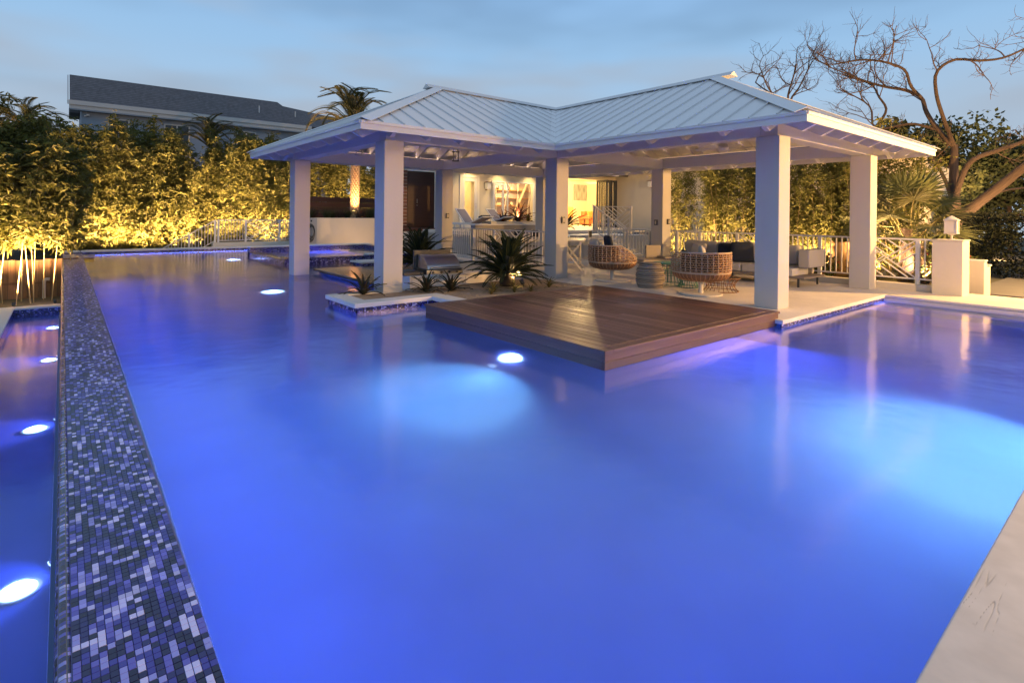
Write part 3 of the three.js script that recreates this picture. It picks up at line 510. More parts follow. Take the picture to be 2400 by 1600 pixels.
    mesh('sash_pane', box(16.12, 16.58, HF + .2, 3.0, HZ + .105, HZ + .112), M.glass, sash);
  }
  { // folded door leaves stacked at the right of the wide opening
    for (let k = 0; k < 5; k++) {
      const d = new THREE.Group(); d.name = 'folding_door_leaf'; h.add(d); const x = 23.55 + k * .2, lean = k % 2 ? .04 : -.04;
      d.position.set(x, HF, HZ + .02); d.rotation.y = lean;
      mesh('frame', [box(-.035, .035, .02, 2.68, 0, .10), box(-.035, .035, .02, 2.68, .72, .82), box(-.035, .035, .02, .16, .10, .72), box(-.035, .035, 2.58, 2.68, .10, .72)], M.darkmetal, d);
      mesh('pane', box(-.006, .006, .16, 2.58, .10, .72), M.glass, d);
    }
  }
  for (const [x, y, z, ry] of [[15.68, 2.95, HZ, 0], [HX - .001, 3.35, -18.4, -HP]]) { // unlit box sconces
    const s = new THREE.Group(); s.name = 'wall_sconce'; s.position.set(x, y, z); s.rotation.y = ry; h.add(s);
    mesh('back_plate', rbox(-.06, .06, -.2, .2, 0.001, .02, .004), M.rust, s); mesh('arm', rbox(-.02, .02, .16, .2, .02, .14, .004), M.rust, s);
    mesh('lamp_glass', rbox(-.11, .11, -.16, .15, .05, .26, .02), M.houseTrim, s); mesh('lid', rbox(-.13, .13, .151, .18, .03, .28, .008), M.rust, s);
  }
  { // shelves with crossing struts inside
    const s = thing('display_shelf', 'tall display shelf with crossing diagonal struts inside the house window', 'shelf', 19.3, HF, -23.2);
    mesh('back_panel', box(-1.6, 1.6, 0, 2.7, -.06, -.02), std(.55, .48, .52, { roughness: .8 }), s);
    for (let k = 0; k < 6; k++) mesh('shelf_board', rbox(-1.6, 1.6, .3 + k * .42, .325 + k * .42, -.02, .3, .004), M.orange2, s);
    for (let k = 0; k < 8; k++) { const x = -1.5 + k * .42, d = k % 2 ? .3 : -.3; mesh('strut', bar(V(x, 0, .31), V(clamp(x + d, -1.6, 1.6), 2.7, .31), .035), M.white, s); }
    mesh('strut', bar(V(-.7, 0, .36), V(.75, 2.75, .36), .09), M.room, s);
    reseed(9); for (let k = 0; k < 12; k++) { const c = mesh('ornament', k % 2 ? lathe([[0, 0], [.09, 0], [.12, .08], [.06, .18], [.05, .2]], 12) : rbox(-.13, .13, 0, .16, -.05, .05, .01), std(.7, .6, .42, { roughness: .6 }), s); c.position.set(-1.2 + (k % 4) * .75 + rr(-.1, .1), .326 + Math.floor(k / 4) * .84 + .0, .15); }
    const so = thing('orange_sofa', 'orange upholstered sofa with cushions inside the living room', 'sofa', 28.2, HF, -24.9);
    mesh('seat', rbox(-1.3, 1.3, .18, .48, -.45, .5, .06, 3), M.orange, so); mesh('backrest', rbox(-1.3, 1.3, .48, .98, -.5, -.22, .08, 3), M.orange, so); mesh('arm', rbox(-1.52, -1.31, .1, .66, -.5, .5, .05, 3), M.orange, so); mesh('arm', rbox(1.31, 1.52, .1, .66, -.5, .5, .05, 3), M.orange, so);
    for (const x of [-.75, .6]) mesh('cushion', rbox(x - .28, x + .28, .49, .98, -.2, -.02, .07, 3), M.orange2, so);
    for (const x of [-1.2, 1.2]) mesh('leg', rbox(x - .04, x + .04, 0, .18, -.4, .4, .01), M.mahog, so);
    const tb = thing('console_table', 'low dark wooden table inside the living room opening', 'table', 26.2, HF, -23.4); mesh('tabletop', rbox(-.9, .9, .42, .48, -.3, .3, .01), M.mahog, tb); for (const [a, b] of [[-.8, -.22], [.8, -.22], [-.8, .22], [.8, .22]]) mesh('leg', box(a - .03, a + .03, 0, .42, b - .03, b + .03), M.mahog, tb);
    const pt = thing('abstract_painting', 'wide pale abstract painting with an orange streak on the living room wall', 'painting', 29.5, 3.2, -26.99);
    mesh('frame', rbox(-1.75, 1.75, -.62, .62, 0, .04, .01), M.white, pt);
    const art = colTex(256, 96, (u, v) => { const n = fbm(u * 30, v * 3, 30, 3, 7, 4), m = fbm(u * 4, v * 4, 4, 4, 8, 4); const st = sstep(.10, 0, Math.abs(v - .34 - .14 * m)) * sstep(.5, .75, u); const a = u < .42 ? mix(.12, .5, n) : .42 + .25 * m; return [mix(a, .62, st), mix(a * 1.02, .22, st), mix(a * .92, .06, st)]; });
    const pg = new THREE.PlaneGeometry(3.4, 1.14).translate(0, 0, .0425); const cv = new THREE.Mesh(pg, std(1, 1, 1, { map: art, roughness: .8 })); cv.name = 'canvas'; pt.add(cv);
    const ch = thing('brown_armchair', 'small brown armchair inside the living room', 'armchair', 25.6, HF, -24.9); mesh('seat', rbox(-.35, .35, .15, .45, -.35, .35, .05), M.taupe, ch); mesh('backrest', rbox(-.35, .35, .45, 1.25, -.35, -.22, .05), M.orange2, ch); mesh('leg', [box(-.3, -.25, 0, .15, -.3, -.25), box(.25, .3, 0, .15, -.3, -.25), box(-.3, -.25, 0, .15, .25, .3), box(.25, .3, 0, .15, .25, .3)], M.mahog, ch);
  }
}
{ // dark wooden garden gate and slatted screen beyond the kitchen
  const g = thing('wooden_gate_screen', 'dark reddish brown slatted gate screen between the front left and rear columns', 'gate', 11.2, .9, -22);
  for (let k = 0; k < 17; k++) mesh('slat', rbox(0, .78, .02 + k * .155, .165 + k * .155, -.02, .02, .004, 1), k % 3 ? M.mahog : M.mahog2, g);
  const d = mesh('door_panel', box(.80, 2.2, .02, 2.62, -.03, .02), M.door, g); mesh('handle', bar(V(1.28, 1.16, .04), V(1.28, 1.36, .04), .02), M.steel, d); mesh('lock', rbox(1.27, 1.30, 1.05, 1.08, .02, .035, .004), M.steel, d);
  mesh('sill_board', rbox(-.2, 2.5, -.12, .015, -.08, .08, .01), M.mahog, g);
  mesh('base', box(-.3, 2.5, -1.05, -.121, -.15, .12), M.beige, g);
  const w = thing('beige_garden_wall', 'plain beige garden wall behind the spa with a hose hanging on its left end', 'wall'); mesh('wall', [rbox(9.35, 14, -.3, 1.33, -26.3, -26.0, .01)], M.beige, w); mesh('return_wall', box(8.75, 9.349, -.3, 1.325, -26.28, -26.02), M.stucco, w);
  const hs = thing('garden_hose', 'dark coiled garden hose hanging on the beige wall', 'hose', 9.08, .62, -25.95); for (let k = 0; k < 4; k++) mesh('coil', new THREE.TorusGeometry(.24 - k * .03, .018, 6, 28).scale(.75, 1.7, 1).translate(rr(-.02, .02), k * .02, .02 + k * .02), M.hose, hs); mesh('tap', [cyl(0, .52, .60, .04, .03), bar(V(-.05, .6, .04), V(.05, .6, .04), .02)], M.darkmetal, hs);
  const b = thing('brown_slat_fence', 'reddish brown horizontal board fence behind the lit palm trunk', 'fence', 8.6, -.2, -30.2); for (let k = 0; k < 9; k++) mesh('board', rbox(0, 6.5, .05 + k * .29, .33 + k * .29, -.02, .02, .004, 1), k % 2 ? M.mahog : M.mahog2, b); for (let k = 0; k < 4; k++) mesh('post', box(k * 2.1, k * 2.1 + .09, 0, 2.68, -.1, -.021), M.mahog2, b);
  const bed = thing('raised_bed', 'raised planting bed behind the beige wall with ornamental grass', 'planter'); mesh('soil', box(9.35, 16, -.3, 1.22, -30.1, -26.31), M.soil, bed);
}
{ // board fence by the catch basin
  const f = thing('board_fence', 'weathered brown vertical board fence beyond the catch basin', 'fence', -4.5, -1.75, -24.2);
  reseed(61); let x = 0; const ms = [M.fence, M.fence2, M.fence3];
  while (x < 5.3) { const w = rr(.11, .17), z = rnd() < .5 ? .0 : .022; mesh('board', rbox(x, x + w, 0, 1.66 + rr(-.02, .02), z, z + .02, .003, 1), ms[Math.floor(rnd() * 3)], f); x += w + rr(.004, .012); }
  mesh('rail', box(0, 5.35, .86, .93, .043, .08), M.fence2, f); mesh('rail', box(0, 5.35, 1.45, 1.52, -.06, -.001), M.fence2, f);
  const p = thing('vent_pipe', 'pale plastic pipe with an elbow standing before the board fence', 'pipe', -.45, -1.36, -23.9); mesh('pipe', [cyl(0, 0, .55, 0, .045)], M.pvc, p); mesh('elbow', tube([[0, .53, 0], [.01, .60, 0], [.06, .63, 0], [.14, .62, 0]], .05, 10, 10), M.pvc, p);
}
{ // neighbour's house above the hedge
  const n = thing('neighbour_house', 'blue grey neighbouring house with a dark shingle roof above the bamboo hedge', 'house');
  mesh('wall', [box(.9, 19, -1.5, 8.35, -52, -45.6)], M.nbr, n);
  const r = mesh('roof', [prism([V(.3, 8.62, -45), V(15.6, 8.62, -45), V(14.0, 10.9, -48.5), V(.3, 10.9, -48.5)], .15, V(0, 1, .6).normalize()), prism([V(14.6, 8.62, -45), V(24, 8.6, -46.5), V(24, 10.0, -50), V(14.0, 10.6, -48.2)], .15, V(.1, 1, .6).normalize()), box(.3, 24, 8.3, 9, -52, -48.5)], M.shingle, n);
  mesh('eave_board', [box(.25, 15.7, 8.34, 8.62, -45.03, -44.95), box(.27, 15.7, 8.10, 8.335, -45.2, -45.04)], M.nbrTrim, r); mesh('gable_trim', [prism([V(.24, 8.6, -45), V(.24, 10.86, -48.5), V(.24, 10.6, -48.5), V(.24, 8.34, -45)], .06, V(1, 0, 0))], M.nbrTrim, r);
  mesh('soffit', box(.3, 15.6, 8.02, 8.09, -45.6, -45.05), M.nbr, n);
  for (const [x, w] of [[5.5, 1.6], [10.2, 1.4], [2.3, 1.2]]) { const g = new THREE.Group(); g.name = 'window'; n.add(g); mesh('frame', [box(x, x + .08, 6.3, 7.75, -45.6, -45.52), box(x + w - .08, x + w, 6.3, 7.75, -45.6, -45.52), box(x + w / 2 - .04, x + w / 2 + .04, 6.38, 7.67, -45.6, -45.54), box(x + .08, x + w - .08, 7.67, 7.75, -45.6, -45.52), box(x + .08, x + w - .08, 6.3, 6.38, -45.6, -45.52)], M.nbrTrim, g); mesh('pane', box(x + .08, x + w - .08, 6.38, 7.67, -45.598, -45.57), M.darkglass, g); }
  for (const [x, y] of [[12.0, 9.5], [14.8, 9.4]]) mesh('vent_pipe', cyl(x, y - .3, y + .5, -46.3, .05), M.nbrTrim, r);
  mesh('security_light', [rbox(1.05, 1.2, 7.7, 7.8, -45.6, -45.45, .02), rbox(1.15, 1.32, 7.75, 7.84, -45.5, -45.3, .02)], M.white, n);
}

// ---------------------------------------------------------------- furniture under the pavilion
function pillow(w, h, t) { // soft square cushion standing on its lower edge
  const g = new THREE.SphereGeometry(1, 20, 14), p = g.attributes.position, pw = (v, e) => Math.sign(v) * Math.pow(Math.abs(v), e);
  for (let i = 0; i < p.count; i++) { const x = pw(p.getX(i), .42), y = pw(p.getY(i), .42), e = Math.max(Math.abs(x), Math.abs(y)); p.setXYZ(i, x * w / 2 * (1 - .05 * (1 - y * y)), (y * (1 - .05 * (1 - x * x)) + 1) * h / 2, p.getZ(i) * t / 2 * (1.05 - .35 * e * e)); }
  g.computeVertexNormals(); return uvm(g);
}
function throwPillow(label, x, y, z, ry, tilt, mat, w = .5, h = .5) { const o = mesh('throw_pillow', pillow(w, h, .16), mat); o.position.set(x, y, z); o.rotation.set(0, ry, 0); o.rotateX(tilt); return tag(o, label, 'pillow'); }
function basketChair(label, x, z, ry) { // back towards local +z, front towards -z
  const o = thing('basket_chair', label, 'chair', x, 0, z, ry, 'woven swivel basket chairs');
  mesh('base_disc', lathe([[0, .035], [.40, .032], [.425, .018], [.42, 0], [0, 0]], 40), M.pale, o);
  mesh('pedestal', cyl(0, .03, .33, 0, .05, .045, 16), M.pale, o);
  const R = .57, yB = .47, hAt = (a) => { const d = Math.abs(a); return d < 1.25 ? .41 : d < 2.5 ? .41 * (1 - (d - 1.25) / 1.25) : 0; };   // a measured from the back
  const at = (a, r, y) => V(Math.sin(a) * r, y, Math.cos(a) * r);
  mesh('bowl', lathe([[.0, .285], [.30, .29], [.45, .33], [.545, .40], [.565, .455], [.55, .455], [.52, .40], [.43, .345], [.28, .31], [0, .305]], 48), M.wickerDark, o);
  const ribG = clean(taper([V(0, .288, .30), V(0, .325, .455), V(0, .395, .555), V(0, .465, .575)], .008, .008, 5, 3));
  for (let k = 0; k < 40; k++) inst('bowl_rib', ribG, M.wicker, o, 0, 0, 0, k / 40 * Math.PI * 2);
  const upG = new Map();
  const strands = [], N = 96, rows = 9;
  for (let k = 0; k < 34; k++) { const a = (k + .5) / 34 * Math.PI * 2 - Math.PI, h = hAt(a); if (h < .05) continue; const key = h.toFixed(3); if (!upG.has(key)) upG.set(key, clean(taper([V(0, yB, .575), V(0, yB + h * .5, .59), V(0, yB + h, .575)], .0085, .0085, 5, 3))); inst('back_rib', upG.get(key), M.wickerRib, o, 0, 0, 0, a); }
  for (let r = 0; r < rows; r++) { const y = (r + .6) / rows * .41; let run = []; for (let k = 0; k <= N; k++) { const a = k / N * Math.PI * 2 - Math.PI; if (hAt(a) > y) { const w = Math.sin(k / N * 34 * Math.PI + (r % 2) * Math.PI) * .012; run.push(at(a, .582 + w, yB + y)); } } if (run.length > 3) strands.push(new THREE.TubeGeometry(new THREE.CatmullRomCurve3(run), run.length, .0115, 4)); }
  const diag = []; for (let k = 0; k < 34; k++) for (const s of [-1, 1]) { const a0 = k / 34 * Math.PI * 2 - Math.PI; const pts = []; for (let i = 0; i <= 8; i++) { const a = a0 + s * i / 8 * .19 * 2.2, y = i / 8 * .41; if (Math.abs(a) < Math.PI && hAt(a) >= y) pts.push(at(a, .572, yB + y)); else break; } if (pts.length > 3) diag.push(new THREE.TubeGeometry(new THREE.CatmullRomCurve3(pts), pts.length * 2, .005, 4)); }
  mesh('woven_back', [...strands, ...diag], M.wicker, o);
  const rim = []; for (let k = 0; k <= 80; k++) { const a = k / 80 * 5 - 2.5; rim.push(at(a, .578, yB + hAt(a))); }
  mesh('rim', tube(rim, .014, 160, 6), M.wickerRib, o);
  mesh('band', new THREE.TorusGeometry(.578, .012, 6, 60).rotateX(HP).translate(0, yB, 0), M.wickerRib, o);
  mesh('seat_cushion', lathe([[0, .33], [.44, .34], [.50, .40], [.50, .47], [.45, .52], [0, .53]], 36), M.greyFab2, o);
  mesh('back_cushion', uvm(new THREE.CylinderGeometry(.53, .51, .34, 28, 1, true, -1.15, 2.3).translate(0, .67, 0)), std(.06, .045, .04, { roughness: .95, side: THREE.DoubleSide }), o);
  return o;
}
basketChair('woven rattan swivel chair turned in profile beside the inner corner column', 10.45, -8.78, -1.75);
basketChair('woven rattan swivel chair with its back to the wooden platform near the front right column', 10.15, -6.18, -.72 + .0);
throwPillow('grey pillow on the rattan chair in profile', 10.12, .58, -8.98, 1.15, -.22, M.greyFab, .5, .46);
throwPillow('large navy pillow on the rattan chair in profile', 10.22, .58, -8.62, .95, -.2, M.navy, .58, .56);
throwPillow('navy pillow lying low in the rattan chair facing away', 9.98, .5, -6.33, .75, -.3, M.navy, .5, .43);
throwPillow('grey pillow in the rattan chair facing away', 10.32, .52, -6.18, .62, -.22, M.greyFab, .55, .5);
{ // stacked-ring stool
  const o = thing('ring_stool', 'barrel-shaped taupe stool of stacked uneven rings between the rattan chairs', 'stool', 10.19, 0, -7.46);
  reseed(14); const n = 14, H = .56;
  for (let k = 0; k < n; k++) { const t = (k + .5) / n, R = .245 + .075 * Math.sin(Math.PI * clamp(t * .9 + .12, 0, 1)) + rr(-.014, .014), h = H / n; const m = mesh('ring', lathe([[0, 0], [R - .02, 0], [R - .004, h * .2], [R, h * .5], [R - .004, h * .8], [R - .02, h * .985], [0, h * .985]], 40), [M.taupe, M.taupe2, M.taupe3][k % 3], o); m.position.set(rr(-.008, .008), k * h, rr(-.008, .008)); m.rotation.set(rr(-.02, .02), 0, rr(-.02, .02)); m.scale.y = 1; }
}
function wireTable(label, x, z, R, H, mat, solid = true) {
  const o = thing('wire_table', label, 'side table', x, 0, z, 0, 'wire drum side tables');
  mesh('tabletop', solid ? lathe([[0, H - .012], [R * 1.08, H - .012], [R * 1.1, H], [R * 1.06, H + .012], [0, H + .012]], 32) : new THREE.TorusGeometry(R, .009, 6, 40).rotateX(HP).translate(0, H, 0), mat, o);
  const g = clean(taper([V(0, 0, R * .92), V(0, H * .35, R * .72), V(0, H * .7, R * .8), V(0, H - .01, R)], .007, .007, 5, 3));
  for (let k = 0; k < 22; k++) inst('wire', g, mat, o, 0, 0, 0, k / 22 * Math.PI * 2);
  mesh('hoop', [new THREE.TorusGeometry(R * .92, .008, 5, 36).rotateX(HP).translate(0, .012, 0), new THREE.TorusGeometry(R * .74, .006, 5, 36).rotateX(HP).translate(0, H * .45, 0), new THREE.TorusGeometry(R * .79, .006, 5, 36).rotateX(HP).translate(0, H * .66, 0)], mat, o);
}
wireTable('larger teal wire drum table behind the ring stool', 11.05, -7.55, .36, .50, M.teal);
wireTable('smaller teal wire drum table behind the rear-facing rattan chair', 10.95, -6.98, .25, .34, M.teal);
wireTable('rust brown wire drum table under the rear-facing rattan chair', 10.95, -6.2, .40, .30, M.rust, false);
{ // sofa
  const o = thing('grey_sofa', 'long low grey outdoor sofa in front of the pavilion railing', 'sofa', 13.5, 0, -7.05);
  mesh('frame', [rbox(-.55, .62, .20, .245, -1.85, 1.75, .008)], M.taupe2, o);
  for (const [x, z] of [[-.5, -1.6], [-.5, 0], [-.5, 1.6], [.55, -1.6], [.55, 1.6]]) mesh('leg', rbox(x - .02, x + .02, 0, .20, z - .02, z + .02, .004), M.darkmetal, o);
  for (const z of [-1.85, -.8, .25]) { mesh('seat_cushion', rbox(-.55, .36, .25, .44, z, z + 1.04, .045, 3), M.greyFab, o); mesh('back_cushion', rbox(.22, .48, .445, .92, z + .02, z + 1.02, .06, 3), M.greyFab2, o); }
  mesh('back_panel', rbox(.50, .60, .25, .80, -1.85, 1.5, .02), M.greyFab2, o);
  mesh('end_panel', rbox(-.3, .55, .44, .86, 1.5, 1.76, .03, 2), M.greyFab2, o);
  mesh('side_shelf', rbox(-.55, .30, .25, .42, 1.31, 1.49, .012), M.pale, o);
  throwPillow('navy pillow leaning in the middle of the grey sofa', 13.52, .44, -7.45, -1.15, -.35, M.navy, .55, .5);
  throwPillow('large navy pillow on the grey sofa beside the front right column', 13.42, .44, -7.0, -.95, -.3, M.navy, .58, .56);
  throwPillow('grey pillow at the left end of the sofa', 13.5, .44, -8.35, -1.7, -.3, M.greyFab, .5, .46);
  const b = thing('moulded_lounge_chair', 'beige moulded lounge chair with a rounded back behind the ring stool', 'chair', 12.55, 0, -9.15, -.5);
  mesh('seat', rbox(-.42, .42, .30, .42, -.36, .36, .05, 3), M.sand, b); mesh('backrest', rbox(-.05, .42, .40, .78, -.36, -.28, .04, 3), M.sand, b); mesh('arm_shelf', rbox(.3, .75, .44, .48, -.32, .2, .015), M.sand, b); mesh('base', lathe([[0, 0], [.26, 0], [.24, .04], [.1, .08], [.12, .3], [0, .3]], 20), M.sand, b);
}
{ // folding table and director chairs
  const t = thing('folding_table', 'pale folding counter table with crossed legs behind the rattan chair', 'table', 11.75, 0, -11.45, .72);
  mesh('tabletop', rbox(-.85, .85, .845, .885, -.42, .42, .01), M.pale, t);
  for (const s of [-1, 1]) { mesh('leg', bar(V(s * .72, .84, -.34), V(s * .66, 0, .36), .045), M.pale, t); mesh('leg', bar(V(s * .72, .84, .34), V(s * .66, 0, -.36), .045), M.pale, t); mesh('brace', bar(V(s * .69, .3, -.16), V(s * .69, .3, .16), .025), M.taupe, t); }
  mesh('stretcher', [bar(V(-.66, .42, 0), V(.66, .42, 0), .025)], M.taupe, t);
  function director(label, x, z, ry) {
    const o = thing('director_chair', label, 'chair', x, 0, z, ry, 'director chairs round the folding table');
    mesh('seat', rbox(-.26, .26, .60, .62, -.2, .2, .006), M.black, o); mesh('backrest', rbox(-.29, .29, .90, 1.10, -.235, -.215, .006), M.black, o);
    for (const s of [-1, 1]) { mesh('post', bar(V(s * .28, .6, -.22), V(s * .28, 1.12, -.24), .028), M.pale, o); mesh('armrest', rbox(s * .29 - .03, s * .29 + .03, .79, .815, -.24, .22, .008), M.pale, o); mesh('post', bar(V(s * .28, .3, .2), V(s * .28, .79, .2), .028), M.pale, o); }
    mesh('leg', [bar(V(-.27, .6, .19), V(.27, .02, .19), .026), bar(V(-.27, .6, -.19), V(.27, .02, -.19), .026)], M.pale, o); mesh('leg', [bar(V(.27, .6, .22), V(-.27, .02, .22), .026), bar(V(.27, .6, -.22), V(-.27, .02, -.22), .026)], M.pale, o);
    mesh('foot_bar', [bar(V(-.28, .02, -.24), V(-.28, .02, .24), .03), bar(V(.28, .02, -.24), V(.28, .02, .24), .03)], M.pale, o);
  }
  director('black director chair beyond the folding table nearest the inner corner column', 12.58, -12.15, .72 + .1);
  director('black director chair beyond the right end of the folding table', 13.1, -11.62, .6);
  director('black director chair behind the white railing, farther from the inner corner column', 11.4, -13.75, -1.7);
  director('black director chair behind the white railing next to the inner corner column', 11.35, -12.95, -1.9);
}
{ // loungers on the terrace
  const mk = (label, x, z, ry, up, cushion) => { const o = thing('sun_lounger', label, 'sun lounger', x, HF, z, ry, 'white loungers on the terrace');
    mesh('frame', [rbox(-.33, -.28, .26, .32, -.9, .9, .008), rbox(.28, .33, .26, .32, -.9, .9, .008), rbox(-.28, .28, .265, .315, .85, .9, .006), rbox(-.28, .28, .265, .315, -.9, -.85, .006)], M.white, o);
    for (const [a, b] of [[-.305, -.8], [.305, -.8], [-.305, .8], [.305, .8]]) mesh('leg', rbox(a - .022, a + .022, 0, .26, b - .03, b + .03, .006), M.white, o);
    mesh('seat_sling', rbox(-.28, .28, .30, .33, -.25, .85, .01), M.greyFab, o);
    const bk = mesh('backrest', rbox(-.28, .28, -.012, .012, -.78, 0, .008), std(.24, .22, .26, { roughness: .85 }), o); bk.position.set(0, .31, -.25); bk.rotation.x = up;
    mesh('backrest_frame', [rbox(-.33, -.285, -.02, .02, -.82, 0, .008), rbox(.285, .33, -.02, .02, -.82, 0, .008), rbox(-.285, .285, -.02, .02, -.82, -.785, .006)], M.white, bk);
    if (cushion) mesh('head_cushion', rbox(-.28, .28, .02, .10, -.75, -.55, .03, 3), M.navy, bk); };
  mk('white lounger with a raised grey back before the glass door', 13.75, -19.3, .25, .85, false);
  mk('white lounger with a raised grey back before the open window', 15.35, -19.2, .25, .85, false);
  mk('white lounger with a navy head cushion nearest the rear left column', 12.9, -18.4, Math.PI + .2, .35, true);
  mk('white lounger with a navy head cushion beside the agave planter', 13.95, -18.35, Math.PI + .2, .35, true);
}
{ // ceiling fan and lanterns
  const f = thing('ceiling_fan', 'white ceiling fan hanging in the right wing of the pavilion', 'fan', 12.15, 3.22, -6.85);
  mesh('downrod', cyl(0, .12, 1.5, 0, .014), M.white, f); mesh('motor', lathe([[0, -.06], [.08, -.055], [.13, -.01], [.13, .05], [.09, .11], [.02, .14], [0, .14]], 24), M.white, f);
  const bg = rbox(.14, .72, -.006, .006, -.075, .075, .005); for (let k = 0; k < 5; k++) { const m = inst('blade', bg, M.white, f, 0, .02, 0, k / 5 * Math.PI * 2 + .3); m.rotation.order = 'YXZ'; m.rotation.x = .2; }
  for (const [x, y, z, l] of [[5.55, 2.98, -12.6, 'white pendant lantern hanging between the two left columns'], [8.35, 3.03, -12.6, 'dark metal pendant lantern hanging near the rear left column'], [10.9, 3.15, -12.6, 'pendant lantern hanging near the inner corner column']]) {
    const o = thing('pendant_lantern', l, 'lantern', x, y, z, .3, 'unlit pendant lanterns'); const mt = x < 6 ? std(.42, .42, .46) : M.steelDark;
    mesh('frame', [new THREE.TorusGeometry(.10, .009, 6, 24).rotateX(HP).translate(0, .02, 0), new THREE.TorusGeometry(.10, .009, 6, 24).rotateX(HP).translate(0, .27, 0), ...[0, 1, 2, 3].map((k) => bar(V(Math.cos(k * HP) * .1, .02, Math.sin(k * HP) * .1), V(Math.cos(k * HP) * .1, .27, Math.sin(k * HP) * .1), .012)), ...[0, 1, 2, 3].map((k) => tube([[Math.cos(k * HP) * .1, .27, Math.sin(k * HP) * .1], [Math.cos(k * HP) * .07, .34, Math.sin(k * HP) * .07], [0, .37, 0]], .007, 8, 5))], mt, o);
    mesh('glass', new THREE.CylinderGeometry(.085, .085, .24, 24, 1, true).translate(0, .145, 0), M.glass, o); mesh('chain', cyl(0, .36, (x < 6 ? 3.85 : 4.75) - y, 0, .008, .008, 6), mt, o); mesh('bulb', lathe([[0, .08], [.02, .09], [.028, .13], [.015, .17], [.012, .2], [0, .2]], 12), M.white, o);
  }
}
{ // outdoor kitchen: counter and grill
  const k = thing('kitchen_counter', 'white outdoor kitchen counter with drawers below the grill', 'counter');
  mesh('cabinet', [box(5.95, 8.9, -.42, .16, -11.55, -10.75)], M.white, k); mesh('worktop', [rbox(5.92, 8.95, .161, .20, -11.6, -10.70, .008)], M.coping, k);
  for (let i = 0; i < 4; i++) { const d = mesh('drawer', rbox(6.0 + i * .72, 6.66 + i * .72, -.34, .12, -10.749, -10.73, .006), M.white, k); mesh('handle', bar(V(6.2 + i * .72, .06, -10.71), V(6.46 + i * .72, .06, -10.71), .015), M.steel, d); }
  const g = thing('gas_grill', 'stainless steel gas grill with a curved hood on the kitchen counter', 'grill', 6.9, .20, -11.1, -.12);
  mesh('firebox', rbox(-.46, .46, 0, .12, -.28, .34, .01), M.steelDark, g);
  const arc = new THREE.Shape(); arc.moveTo(-.26, .12); arc.lineTo(-.26, .42); arc.quadraticCurveTo(.18, .46, .33, .12); arc.lineTo(-.26, .12);
  mesh('hood', uvm(new THREE.ExtrudeGeometry(arc, { depth: .82, bevelEnabled: true, bevelSize: .006, bevelThickness: .006, curveSegments: 16 }).rotateY(-HP).translate(.41, 0, 0)), M.steel, g);
  mesh('back_panel', rbox(-.5, .46, .0, .52, -.36, -.29, .008), M.steelDark, g); mesh('handle', [bar(V(-.36, .16, .39), V(.36, .16, .39), .025), bar(V(-.34, .16, .33), V(-.34, .16, .39), .02), bar(V(.34, .16, .33), V(.34, .16, .39), .02)], M.steel, g);
  mesh('control_panel', rbox(-.46, .46, .0, .1, .345, .37, .006), M.steel, g); for (let i = 0; i < 4; i++) mesh('knob', new THREE.CylinderGeometry(.025, .025, .03, 14).rotateX(HP).translate(-.3 + i * .2, .05, .387), M.steelDark, g);
  mesh('side_burner', [rbox(-1.0, -.52, .0, .07, -.28, .34, .01), rbox(-.96, -.56, .071, .085, -.2, .2, .01)], M.steelDark, g);
}
{ // round wall light by the house
  const w = thing('round_wall_light', 'small round white wall light glowing behind the inner corner column', 'wall light', 19.15, 2.12, HZ + .002); mesh('ring', new THREE.TorusGeometry(.15, .035, 8, 28).translate(0, 0, .03), M.darkmetal, w); mesh('lamp_lens', new THREE.CircleGeometry(.13, 24).translate(0, 0, .02), glow(1, .95, .85, 2.2), w);
}

// ---------------------------------------------------------------- plants
class Leaves {
  constructor() { this.p = []; this.c = []; this.i = []; }
  leaf(pos, dir, nrm, len, wid, col, droop = 0) { // folded pointed blade: base, two sides, tip
    const s = dir.clone().cross(nrm).normalize().multiplyScalar(wid / 2), b = this.p.length / 3, mid = pos.clone().addScaledVector(dir, len * .42).addScaledVector(nrm, -wid * .14), tip = pos.clone().addScaledVector(dir, len); tip.y -= droop * len;
    const l = mid.clone().add(s).addScaledVector(nrm, wid * .16), r = mid.clone().sub(s).addScaledVector(nrm, wid * .16);
    for (const v of [pos, l, tip, r, mid]) { this.p.push(v.x, v.y, v.z); this.c.push(...col); }
    this.i.push(b, b + 1, b + 4, b + 1, b + 2, b + 4, b + 4, b + 2, b + 3, b, b + 4, b + 3);
  }
  quad(a, b, c, d, col) { const n = this.p.length / 3; for (const v of [a, b, c, d]) { this.p.push(v.x, v.y, v.z); this.c.push(...col); } this.i.push(n, n + 1, n + 2, n, n + 2, n + 3); }
  geo() { const g = new THREE.BufferGeometry(); g.setAttribute('position', new THREE.Float32BufferAttribute(this.p, 3)); g.setAttribute('color', new THREE.Float32BufferAttribute(this.c, 3)); g.setIndex(this.i); const f = g.toNonIndexed(); f.computeVertexNormals(); return f; }
}
const rawMesh = (name, g, mat, parent) => { const o = new THREE.Mesh(g, mat); o.name = parent ? name : numbered(name); o.castShadow = o.receiveShadow = true; (parent ?? scene).add(o); return o; };
const rdir = () => { const z = rr(-1, 1), a = rr(0, 6.283), s = Math.sqrt(1 - z * z); return V(s * Math.cos(a), z, s * Math.sin(a)); };
const tint = (c, k) => { const s = rr(1 - k, 1 + k), t = rr(-.15, .15) * k; return [c[0] * s * (1 + t), c[1] * s, c[2] * s * (1 - t)]; };

